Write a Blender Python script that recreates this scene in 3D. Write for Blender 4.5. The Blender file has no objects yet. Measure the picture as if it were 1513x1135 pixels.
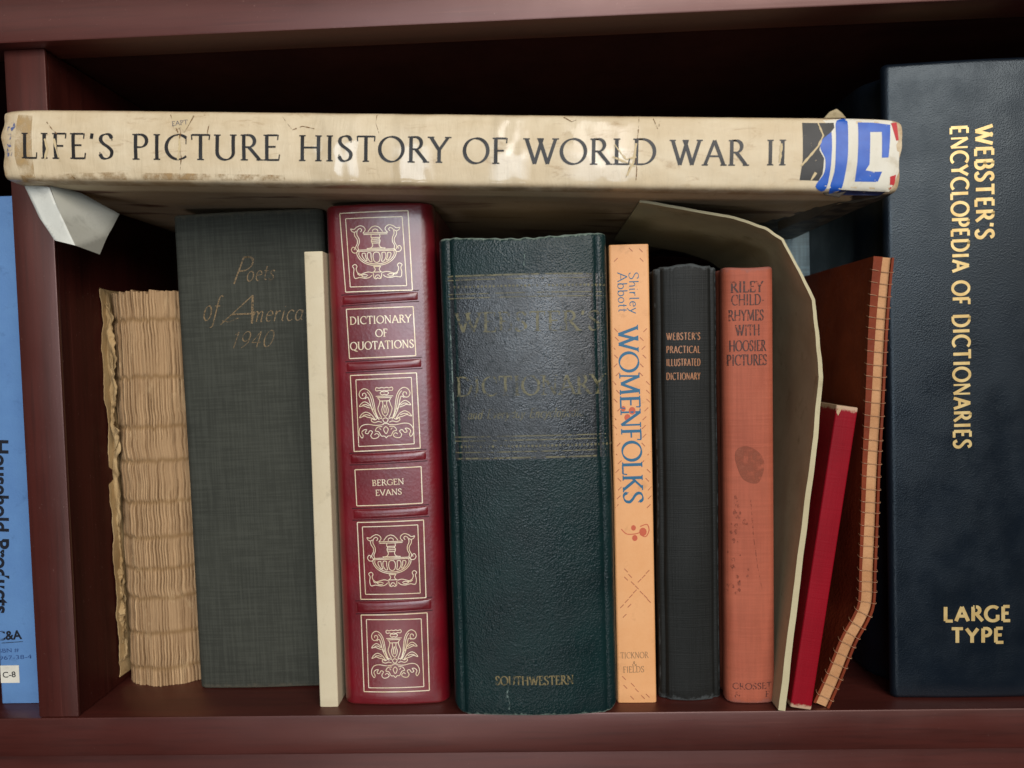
import bpy, bmesh, math, random
import numpy as np
from mathutils import Matrix, Vector, noise as mnoise
from mathutils.geometry import tessellate_polygon
random.seed(7)
C = bpy.context.scene.collection
SC = bpy.context.scene

# ------------------------------------------------------------------ camera
FPX, CX, CY, DIST = 1100.0, 756.5, 567.5, 0.32          # focal length in photo pixels, centre, metres to the shelf front
def cam_axes(vx, vd):
    X = -np.array([vx[0]-CX, vx[1]-CY, FPX]); X /= np.linalg.norm(X)
    d = np.array([vd[0]-CX, vd[1]-CY, FPX]); d /= np.linalg.norm(d)
    d = d - X*(X@d)/2; X = X - d*(X@d); X /= np.linalg.norm(X); d = d - X*(X@d); d /= np.linalg.norm(d)
    Z = -d; Y = np.cross(Z, X)
    if Y[2] < 0: Y = -Y
    return X, Y, Z
AX, AY, AZ = cam_axes((-28900, 1308), (1600, 29000))
def ray(px, py):
    c = np.array([px-CX, py-CY, FPX]); return np.array([AX@c, AY@c, AZ@c])
def at(px, py, y=0.0):
    r = ray(px, py); return r*((y+DIST)/r[1]) + np.array([0, -DIST, 0])
def atz(px, py, z):
    r = ray(px, py); return r*(z/r[2]) + np.array([0, -DIST, 0])
cam = bpy.data.cameras.new('camera'); co = bpy.data.objects.new('camera', cam); C.objects.link(co)
right = Vector((AX[0], AY[0], AZ[0])); up = Vector((-AX[1], -AY[1], -AZ[1])); back = Vector((-AX[2], -AY[2], -AZ[2]))
co.matrix_world = Matrix(((right.x, up.x, back.x, 0), (right.y, up.y, back.y, -DIST), (right.z, up.z, back.z, 0), (0, 0, 0, 1)))
cam.sensor_width = 36; cam.lens = 36*FPX/1513; cam.clip_start = 0.01; cam.clip_end = 50
cam.dof.use_dof = True; cam.dof.focus_distance = 0.325; cam.dof.aperture_fstop = 8.5
SC.camera = co

# ------------------------------------------------------------------ light: two windows behind the photographer, dim room
w = bpy.data.worlds.new('World'); SC.world = w; w.use_nodes = True
w.node_tree.nodes['Background'].inputs[0].default_value = (0.9, 0.85, 0.8, 1)
w.node_tree.nodes['Background'].inputs[1].default_value = 0.012
def window(name, loc, size, power, col):
    l = bpy.data.lights.new(name, 'AREA'); l.shape = 'RECTANGLE'; l.size, l.size_y = size; l.energy = power; l.color = col
    o = bpy.data.objects.new(name, l); C.objects.link(o); o.location = loc
    d = Vector((0, 0, 0)) - Vector(loc); d.z *= 0.3
    o.rotation_euler = d.to_track_quat('-Z', 'Y').to_euler()
window('window_light', (0.80, -1.82, 0.95), (1.60, 1.10), 42, (1.0, 0.95, 0.89))
window('front_window', (-0.04, -1.80, 0.20), (0.95, 0.78), 12.5, (0.80, 0.90, 1.0))
window('side_light', (-1.35, -1.75, 0.80), (0.6, 0.6), 2.5, (1.0, 0.95, 0.92))
window('floor_glow', (-0.36, -1.75, -1.02), (0.42, 0.5), 3.4, (1.0, 0.96, 0.96))
SC.view_settings.view_transform = 'Standard'; SC.view_settings.look = 'None'
SC.view_settings.exposure = 0.0; SC.view_settings.gamma = 1.0; SC.view_settings.use_curve_mapping = False
SC.cycles.max_bounces = 8; SC.cycles.diffuse_bounces = 1

# ------------------------------------------------------------------ materials
def rgb(r, g, b):
    f = lambda c: (c/255/12.92) if c/255 <= 0.04045 else ((c/255+0.055)/1.055)**2.4
    return (f(r), f(g), f(b), 1)
class NT:
    def __init__(s, name):
        s.m = bpy.data.materials.new(name); s.m.use_nodes = True; s.t = s.m.node_tree; s.n = s.t.nodes
        s.p = s.n['Principled BSDF']; s.tc = s.n.new('ShaderNodeTexCoord')
    def link(s, a, b): s.t.links.new(a, b)
    def mapped(s, scale, rot=(0, 0, 0)):
        mp = s.n.new('ShaderNodeMapping'); s.link(s.tc.outputs['Object'], mp.inputs[0])
        mp.inputs['Scale'].default_value = scale if hasattr(scale, '__len__') else (scale,)*3
        mp.inputs['Rotation'].default_value = rot
        return mp.outputs[0]
    def noise(s, scale, detail=4, rough=0.55, dist=0.0):
        n = s.n.new('ShaderNodeTexNoise'); s.link(s.mapped(scale), n.inputs['Vector']); n.inputs['Scale'].default_value = 1
        n.inputs['Detail'].default_value = detail; n.inputs['Roughness'].default_value = rough; n.inputs['Distortion'].default_value = dist
        return n.outputs['Fac']
    def voronoi(s, scale, feature='F1', rnd=1.0):
        n = s.n.new('ShaderNodeTexVoronoi'); n.feature = feature; s.link(s.mapped(scale), n.inputs['Vector']); n.inputs['Scale'].default_value = 1
        n.inputs['Randomness'].default_value = rnd
        return n.outputs['Distance']
    def ramp(s, src, a, b, lo=0.0, hi=1.0):
        n = s.n.new('ShaderNodeMapRange'); n.interpolation_type = 'SMOOTHSTEP'; s.link(src, n.inputs[0])
        for i, v in zip((1, 2, 3, 4), (a, b, lo, hi)): n.inputs[i].default_value = v
        return n.outputs[0]
    def math(s, op, a, b):
        n = s.n.new('ShaderNodeMath'); n.operation = op
        for i, v in enumerate((a, b)):
            if isinstance(v, (int, float)): n.inputs[i].default_value = v
            else: s.link(v, n.inputs[i])
        return n.outputs[0]
    def mix(s, fac, a, b):
        n = s.n.new('ShaderNodeMix'); n.data_type = 'RGBA'
        for k, v in ((0, fac), (6, a), (7, b)):
            if isinstance(v, (int, float)): n.inputs[k].default_value = v
            elif isinstance(v, tuple): n.inputs[k].default_value = v
            else: s.link(v, n.inputs[k])
        return n.outputs[2]
    def attr(s, name):
        n = s.n.new('ShaderNodeAttribute'); n.attribute_name = name; return n.outputs['Fac']
    def bump(s, h, dist, strength=1.0):
        n = s.n.new('ShaderNodeBump'); n.inputs['Distance'].default_value = dist; n.inputs['Strength'].default_value = strength
        s.link(h, n.inputs['Height'])
        if s.p.inputs['Normal'].is_linked: s.link(s.p.inputs['Normal'].links[0].from_socket, n.inputs['Normal'])
        s.link(n.outputs[0], s.p.inputs['Normal'])
    def col(s, c):
        if isinstance(c, tuple): s.p.inputs['Base Color'].default_value = c
        else: s.link(c, s.p.inputs['Base Color'])
    def set(s, **k):
        for a, v in k.items():
            i = s.p.inputs[a.replace('_', ' ')]
            if isinstance(v, (int, float, tuple)): i.default_value = v
            else: s.link(v, i)
    def fade(s, fac):                       # worn away where fac is 0
        t = s.n.new('ShaderNodeBsdfTransparent'); mx = s.n.new('ShaderNodeMixShader'); out = s.n['Material Output']
        s.link(fac, mx.inputs[0]); s.link(t.outputs[0], mx.inputs[1]); s.link(s.p.outputs[0], mx.inputs[2]); s.link(mx.outputs[0], out.inputs[0])

def m_wood(name, vert=False, gloss=1.0, dark=1.0):
    k = NT(name); g = k.noise((60, 60, 2.5) if vert else (2.5, 60, 60), 6, 0.6, 0.4); f = k.noise((500, 500, 25) if vert else (25, 500, 500), 3)
    c = k.mix(k.ramp(g, 0.3, 0.7), rgb(58, 23, 18), rgb(76, 31, 25))
    c = k.mix(k.math('MULTIPLY', k.ramp(f, 0.45, 0.72), 0.35), c, rgb(36, 12, 10))
    s = k.noise(18, 4)
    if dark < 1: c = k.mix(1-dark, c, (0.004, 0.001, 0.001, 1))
    sc = k.noise((7, 900, 900) if not vert else (900, 900, 7), 3); c = k.mix(k.math('MULTIPLY', k.ramp(sc, 0.66, 0.74), 0.25), c, rgb(120, 70, 60)); du = k.noise(900, 2); c = k.mix(k.math('MULTIPLY', k.ramp(du, 0.70, 0.78), 0.35), c, rgb(140, 110, 100))
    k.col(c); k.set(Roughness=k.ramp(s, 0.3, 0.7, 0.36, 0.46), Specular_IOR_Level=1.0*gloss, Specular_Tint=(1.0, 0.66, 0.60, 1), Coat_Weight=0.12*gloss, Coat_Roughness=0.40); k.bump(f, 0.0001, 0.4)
    return k.m
def m_leather(name, c1, c2, rough=0.4, grain=900, depth=0.0003, wearcol=None, spec=0.5, wearth=(0.42, 0.6), coat=0.0, creases=0.5, tint=(1, 1, 1, 1)):
    k = NT(name); n = k.noise(45, 5); v = k.voronoi(grain, 'F1'); n2 = k.noise(grain*0.45, 3)
    c = k.mix(k.ramp(n, 0.3, 0.7), c1, c2)
    if wearcol:
        a = k.math('ADD', k.attr('wear'), k.math('MULTIPLY', k.math('SUBTRACT', k.noise(420, 5, 0.7), 0.5), 0.9))
        c = k.mix(k.math('MULTIPLY', k.ramp(a, *wearth), 0.85), c, wearcol)
    h = k.math('ADD', k.math('MULTIPLY', v, 0.6), k.math('MULTIPLY', n2, creases))
    k.col(c); k.set(Roughness=k.ramp(k.noise(60, 4), 0.3, 0.7, rough-0.06, rough+0.08), Specular_IOR_Level=spec, Specular_Tint=tint, Coat_Weight=coat, Coat_Roughness=0.28)
    k.bump(h, depth); return k.m
def m_cloth(name, c1, c2, weave=2200, depth=0.00012, rough=0.75, wearcol=None, slub=0.5, spec=0.3):
    k = NT(name)
    a = k.noise((weave*0.55, weave*0.55, 30), 2); b = k.noise((30, 30, weave*0.55), 2)
    h = k.math('ADD', a, b); c = k.mix(k.ramp(k.noise(30, 5), 0.3, 0.7), c1, c2)
    thread = k.ramp(k.math('ADD', k.noise((weave*0.35, weave*0.35, 45), 2), k.noise((45, 45, weave*0.35), 2)), 0.8, 1.25)
    c = k.mix(k.math('MULTIPLY', thread, slub), c, tuple(min(1, x*1.9+0.006) for x in c2[:3])+(1,))
    if wearcol:
        w_ = k.math('ADD', k.attr('wear'), k.math('MULTIPLY', k.math('SUBTRACT', k.noise(350, 5, 0.7), 0.5), 0.9))
        c = k.mix(k.math('MULTIPLY', k.ramp(w_, 0.45, 0.7), 0.8), c, wearcol)
    k.col(c); k.set(Roughness=rough, Specular_IOR_Level=spec); k.bump(h, depth); return k.m
def m_paper(name, c1, c2, rough=0.7, spots=None, fibre=0.0001, spec=0.3, coat=0.0):
    spots = spots or tuple(x*.72 for x in c2[:3])+(1,)
    k = NT(name); c = k.mix(k.ramp(k.noise(35, 6, 0.65), 0.3, 0.7), c1, c2)
    if spots: c = k.mix(k.math('MULTIPLY', k.ramp(k.noise(90, 5, 0.7, 0.6), 0.56, 0.72), 0.6), c, spots)
    k.col(c); k.set(Roughness=rough, Specular_IOR_Level=spec, Coat_Weight=coat, Coat_Roughness=0.15); k.bump(k.noise(900, 3), fibre, 0.6); return k.m
def m_ink(name, c, rough=0.5, wear=None, metallic=0.0, scale=700, spec=0.4, var=None):
    k = NT(name)
    if var: c = k.mix(k.ramp(k.noise(200, 3), 0.35, 0.65), c, var)
    k.col(c); k.set(Roughness=rough, Metallic=metallic, Specular_IOR_Level=spec)
    if wear: k.fade(k.ramp(k.math('ADD', k.noise(scale, 5, 0.65), k.math('MULTIPLY', k.math('SUBTRACT', k.noise(70, 3), 0.5), wear[2])), wear[0], wear[1]))
    return k.m
def m_jacket():
    k = NT('aged_jacket_paper')
    c = k.mix(k.ramp(k.noise((25, 60, 60), 6, 0.65), 0.3, 0.7), rgb(222, 204, 172), rgb(208, 186, 150))
    c = k.mix(k.math('MULTIPLY', k.ramp(k.noise((70, 200, 200), 5, 0.7, 0.8), 0.57, 0.74), 0.45), c, rgb(150, 112, 66))
    c = k.mix(k.math('MULTIPLY', k.ramp(k.attr('wear'), 0.25, 1.0), k.ramp(k.noise(120, 5, 0.7), 0.3, 0.65, 0.1, 0.8)), c, rgb(158, 122, 78))
    c = k.mix(k.math('MULTIPLY', k.attr('art_shade'), k.ramp(k.noise((14, 60, 60), 3, 0.5, 0.6), 0.52, 0.66, .45, .9)), c, rgb(96, 58, 44))  # printed art patches, plus shade under the book put into the colour
    c = k.mix(k.ramp(k.math('ADD', k.attr('bare'), k.math('MULTIPLY', k.math('SUBTRACT', k.noise(180, 5, .7), .5), 1.2)), .42, .58), c, k.mix(k.ramp(k.noise(140, 4), .4, .62), rgb(40, 40, 40), rgb(92, 84, 74)))
    wr = k.noise((260, 60, 60), 5, 0.6, 0.6); big = k.noise((55, 20, 20), 3)
    k.col(c)
    tape = k.attr('tape')
    k.set(Roughness=k.ramp(tape, 0, 1, 0.55, 0.45), Specular_IOR_Level=0.4, Coat_Weight=tape, Coat_IOR=1.6, Coat_Roughness=k.ramp(k.noise(150, 3), 0.3, 0.7, 0.06, 0.18))
    k.bump(wr, 0.0005, 0.8); k.bump(k.math('MULTIPLY', big, k.ramp(tape, 0, 1, .35, 1)), 0.0022, 0.8); return k.m

WOOD_H, WOOD_V = m_wood('mahogany_horizontal'), m_wood('mahogany_vertical', True)
SHADED = m_cloth('shaded_board', rgb(32, 12, 10), rgb(38, 15, 12), weave=400, rough=.9, slub=.1, spec=.05)  # near-black matte wood, shade of the recess put into its colour
PAGES = m_paper('page_edges', rgb(196, 180, 146), rgb(160, 140, 102))

# ------------------------------------------------------------------ objects
BOOKS = 'books on the shelf'
def mesh_obj(name, verts, faces, mat, parent=None, smooth=True, attrs=None, auto=None):
    me = bpy.data.meshes.new(name); me.from_pydata([tuple(v) for v in verts], [], faces); me.update()
    bm = bmesh.new(); bm.from_mesh(me); bmesh.ops.recalc_face_normals(bm, faces=bm.faces); bm.to_mesh(me); bm.free()
    for an, vals in (attrs or {}).items():
        a = me.attributes.new(an, 'FLOAT', 'POINT'); a.data.foreach_set('value', list(vals))
    me.materials.append(mat)
    if smooth:
        me.polygons.foreach_set('use_smooth', [True]*len(me.polygons))
        if auto: me.set_sharp_from_angle(angle=math.radians(auto))
    o = bpy.data.objects.new(name, me); C.objects.link(o)
    if parent: o.parent = parent
    return o
def thing(name, label, cat, loc, lean=0.0, group=BOOKS, rz=0.0):
    o = bpy.data.objects.new(name, None); C.objects.link(o); o.empty_display_size = 0.02
    o.location = loc; o.rotation_euler = (0, lean, rz); o['label'] = label; o['category'] = cat
    if group: o['group'] = group
    return o
def box(lo, hi, bev=0.0, seg=2):
    bm = bmesh.new(); bmesh.ops.create_cube(bm, size=1)
    for v in bm.verts: v.co = Vector([lo[i]+(v.co[i]+0.5)*(hi[i]-lo[i]) for i in range(3)])
    if bev: bmesh.ops.bevel(bm, geom=bm.edges[:], offset=bev, segments=seg, profile=0.5, affect='EDGES')
    return bm
def bm_obj(name, bm, mat, parent=None, smooth=True, auto=35):
    me = bpy.data.meshes.new(name); bm.to_mesh(me); bm.free(); me.materials.append(mat)
    if smooth:
        me.polygons.foreach_set('use_smooth', [True]*len(me.polygons)); me.set_sharp_from_angle(angle=math.radians(auto))
    o = bpy.data.objects.new(name, me); C.objects.link(o)
    if parent: o.parent = parent
    return o
FLOOR = -0.1568

# ---- the bookcase
case = thing('bookcase', 'dark reddish mahogany bookcase whose shelf holds the row of old books', 'bookcase', (0, 0, FLOOR), group=None)
def cpart(name, lo, hi, mat, bev=0.0008):
    lo = (lo[0], lo[1], lo[2]-FLOOR); hi = (hi[0], hi[1], hi[2]-FLOOR)
    return bm_obj(name, box(lo, hi, bev), mat, case)
cpart('shelf', (-0.62, 0.0, FLOOR-0.0177), (0.55, 0.268, FLOOR), WOOD_H)
sb = cpart('shelf', (-0.62, 0.0132, 0.1389), (0.55, 0.268, 0.165), SHADED)
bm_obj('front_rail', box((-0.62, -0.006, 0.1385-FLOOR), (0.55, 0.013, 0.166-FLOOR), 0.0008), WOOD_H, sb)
up_ = cpart('upright', (-0.2287, 0.0026, FLOOR+0.0002), (-0.2105, 0.268, 0.1384), m_wood('shaded_mahogany_side', True, 0.2, 0.55))  # body wood darkened, shade of the inner face put into the colour
bm_obj('front_edge', box((-0.2287, 0.0005, 0.0002), (-0.2105, 0.0024, 0.1384-FLOOR), 0.0005), WOOD_V, up_)  # front strip of the upright, split off to keep the undarkened wood
cpart('back_panel', (-0.62, 0.2685, -0.33), (0.55, 0.275, 0.2), SHADED)
cpart('apron', (-0.62, 0.011, -0.235), (0.55, 0.024, FLOOR-0.0182), WOOD_H)

# ---- book geometry
def catmull(pts, n=6):
    P = [np.array(p, float) for p in pts]; out = []
    for i in range(len(P)-1):
        a, b, c, d = P[max(i-1, 0)], P[i], P[i+1], P[min(i+2, len(P)-1)]
        for j in range(n):
            t = j/n; out.append(0.5*((2*b)+(-a+c)*t+(2*a-5*b+4*c-d)*t*t+(-a+3*b-3*c+d)*t**3))
    out.append(P[-1]); return out
def half_profile(w, d, bulge, r, groove=None, nf=40, ridge=None):
    pts = []; hw = w/2
    for i in range(nf+1):
        x = (hw-r)*i/nf; pts.append((x, bulge*(x/hw)**2+(ridge[1]*math.exp(-((x/hw-ridge[0])/ridge[2])**2) if ridge else 0)))
    y0 = pts[-1][1]
    for i in range(1, 9):
        a = math.pi/2*i/8; pts.append((hw-r+r*math.sin(a), y0+r*(1-math.cos(a))))
    ys = y0+r
    for i in range(1, 31):
        t = i/30; y = ys+(d-ys)*t**1.8; x = hw
        if groove: x -= groove[1]*math.exp(-((y-groove[0])/groove[2])**2)
        pts.append((x, y))
    return pts
class Book:
    """An upright book; local x runs across the spine, y into the shelf, z up from its foot."""
    def __init__(s, name, label, cat, tl, tr, bl, br, depth, foot=None, y=None, sd=0.0):
        fx, fy = foot or ((bl[0]+br[0])/2, (bl[1]+br[1])/2)
        s.Y = atz(fx, fy, FLOOR)[1] if y is None else y
        TL, TR, BL, BR = [at(p[0], p[1], s.Y+sd) for p in (tl, tr, bl, br)]; yb = s.Y
        if sd:
            for Q, p in ((TL, tl), (TR, tr)): Q[2] = at(p[0], p[1], yb)[2]
        top, bot = (TL+TR)/2, (BL+BR)/2
        s.lean = math.atan2(top[0]-bot[0], top[2]-FLOOR); s.w = ((TR-TL)[0]+(BR-BL)[0])/2*math.cos(s.lean)
        s.h = math.hypot(top[0]-bot[0], top[2]-FLOOR); s.d = depth; s.x0 = bot[0]
        s.loc = Vector((bot[0], s.Y, FLOOR+abs(math.sin(s.lean))*s.w/2)); s.h -= abs(math.sin(s.lean))*s.w/2
        s.root = thing(name, label, cat, s.loc, s.lean)
        s.front = lambda u: 0.0; s.warp = 0.0
    def uv(s, px, py):
        p = at(px, py, s.Y)-np.array(s.loc); c, n = math.cos(s.lean), math.sin(s.lean)
        return (p[0]*c-p[2]*n, p[0]*n+p[2]*c)
    def S(s, u, v, h=0.0):
        wv = s.warp*mnoise.noise(Vector((u*40, v*25, s.x0*30))) if s.warp else 0.0
        return (u, s.front(u)-wv-h, v)
    def cover(s, mat, bulge=0.0, r=0.002, groove=None, t=0.002, end=0.001, top=None, bot=None, nz=40, name='cover', warp=0.0, wear_edges=True, ridge=None):
        half = half_profile(s.w, s.d, bulge, r, groove, ridge=ridge); s.warp = warp; s.gd = groove[1] if groove else 0.0
        prof = [(-x, y) for x, y in half[:0:-1]]+half
        fx = [p[0] for p in half[:49]]; fy = [p[1] for p in half[:49]]
        s.front = lambda u: float(np.interp(abs(u), fx, fy))
        P = np.array(prof); T = np.gradient(P, axis=0); T /= np.linalg.norm(T, axis=1)[:, None]; N = np.stack([-T[:, 1], T[:, 0]], 1)
        if N[len(N)//2][1] < 0: N = -N
        n = len(P); V = []; W = []
        zs = [(s.h*0+end*(1-math.sin(a)), end*(1-math.cos(a))) for a in (0.0, 0.5, 1.0, math.pi/2)]
        lev = [(z, e) for z, e in zip([end*(1-math.sin(math.pi/2*i/4)) for i in range(4, -1, -1)], [end*(1-math.cos(math.pi/2*i/4)) for i in range(4, -1, -1)])]
        lev += [(end+(s.h-2*end)*i/nz, 0.0) for i in range(1, nz)]
        lev += [(s.h-z, e) for z, e in lev[:5][::-1]]
        for layer in (0, 1):
            for z, e in lev:
                for i in range(n):
                    off = e if layer == 0 else t
                    q = P[i]+N[i]*off; zz = z
                    if top and z > s.h*0.5: zz += top(q[0], q[1])*max(0, (z/s.h-0.5)*2)**8
                    if bot and z < s.h*0.5: zz += bot(q[0], q[1])*max(0, (0.5-z/s.h)*2)**8
                    if warp:
                        nv = mnoise.noise(Vector((q[0]*40, z*25, s.x0*30))); q = q+N[i]*(-nv*warp)
                    V.append((q[0], q[1], zz))
                    edge = min(z, s.h-z); corner = abs(abs(q[0])-s.w/2+r*0.3)+abs(q[1]-(bulge+r*0.5))
                    W.append(max(math.exp(-edge/0.0022), 0.75*math.exp(-corner/0.0015) if wear_edges else 0))
        m = len(lev); F = []; K = n*m
        for j in range(m-1):
            for i in range(n-1):
                a = j*n+i; F.append((a, a+1, a+n+1, a+n)); F.append((K+a, K+a+n, K+a+n+1, K+a+1))
        for i in range(n-1):
            F.append((i, K+i, K+i+1, i+1)); b = (m-1)*n+i; F.append((b, b+1, K+b+1, K+b))
        for j in range(m-1):
            a = j*n; F.append((a, a+n, K+a+n, K+a)); b = j*n+n-1; F.append((b, K+b, K+b+n, b+n))
        s.t = t
        return mesh_obj(name, V, F, mat, s.root, attrs={'wear': W}, auto=60)
    def pages(s, inset=0.004, mat=None, y0=0.004):
        t = s.t+0.0003+s.gd
        bm = box((-s.w/2+t, y0+t, inset), (s.w/2-t, s.d-0.003, s.h-inset), 0.0006)
        bm_obj('page_block', bm, mat or PAGES, s.root)

# ---- lines and letters, laid on a surface S(u, v, h)
class Marks:
    def __init__(s, S, lift=0.00006): s.S, s.V, s.F, s.k, s.lift = S, [], [], 0, lift
    def ribbon(s, pts, width, closed=False):
        P = np.array(pts, float)
        if len(P) < 2: return
        d = np.gradient(P, axis=0); L = np.linalg.norm(d, axis=1); L[L == 0] = 1; d = d/L[:, None]
        nrm = np.stack([-d[:, 1], d[:, 0]], 1); h = s.lift+(s.k % 24)*0.000003; s.k += 1
        W = width if hasattr(width, '__len__') else [width]*len(P); b = len(s.V)
        for p, n_, w_ in zip(P, nrm, W):
            s.V.append(s.S(p[0]+n_[0]*w_/2, p[1]+n_[1]*w_/2, h)); s.V.append(s.S(p[0]-n_[0]*w_/2, p[1]-n_[1]*w_/2, h))
        for i in range(len(P)-1): s.F.append((b+2*i, b+2*i+1, b+2*i+3, b+2*i+2))
    def line(s, pts, width, step=0.002, jit=0.0):
        out = []
        for a, b in zip(pts[:-1], pts[1:]):
            n = max(1, int(math.hypot(b[0]-a[0], b[1]-a[1])/step))
            out += [(a[0]+(b[0]-a[0])*i/n, a[1]+(b[1]-a[1])*i/n) for i in range(n)]
        out.append(pts[-1])
        wd = [width*(1+random.uniform(-jit, jit)) for _ in out] if jit else width
        s.ribbon(out, wd)
    def frame(s, q, width):
        for i in range(4):
            a, b = q[i], q[(i+1) % 4]; s.line([a, b], width)
    def poly(s, pts, maxlen=0.003):
        bm = bmesh.new(); vs = [bm.verts.new((p[0], p[1], 0)) for p in pts]
        for t in tessellate_polygon([[Vector((p[0], p[1], 0)) for p in pts]]):
            try: bm.faces.new([vs[i] for i in t])
            except ValueError: pass
        for _ in range(6):
            long = [e for e in bm.edges if e.calc_length() > maxlen]
            if not long: break
            bmesh.ops.subdivide_edges(bm, edges=long, cuts=1); bmesh.ops.triangulate(bm, faces=bm.faces[:])
        h = s.lift+(s.k % 24)*0.000003; s.k += 1; b = len(s.V); bm.verts.index_update()
        s.V += [s.S(v.co.x, v.co.y, h) for v in bm.verts]; s.F += [tuple(b+v.index for v in f.verts) for f in bm.faces]; bm.free()
    def build(s, name, mat, parent): return mesh_obj(name, s.V, s.F, mat, parent, smooth=True)

def arc(cx, cy, rx, ry, a0, a1, n=16):
    return [(cx+rx*math.cos(math.radians(a0+(a1-a0)*i/n)), cy+ry*math.sin(math.radians(a0+(a1-a0)*i/n))) for i in range(n+1)]
def sm(*p): return [tuple(q) for q in catmull(p, 6)]
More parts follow.
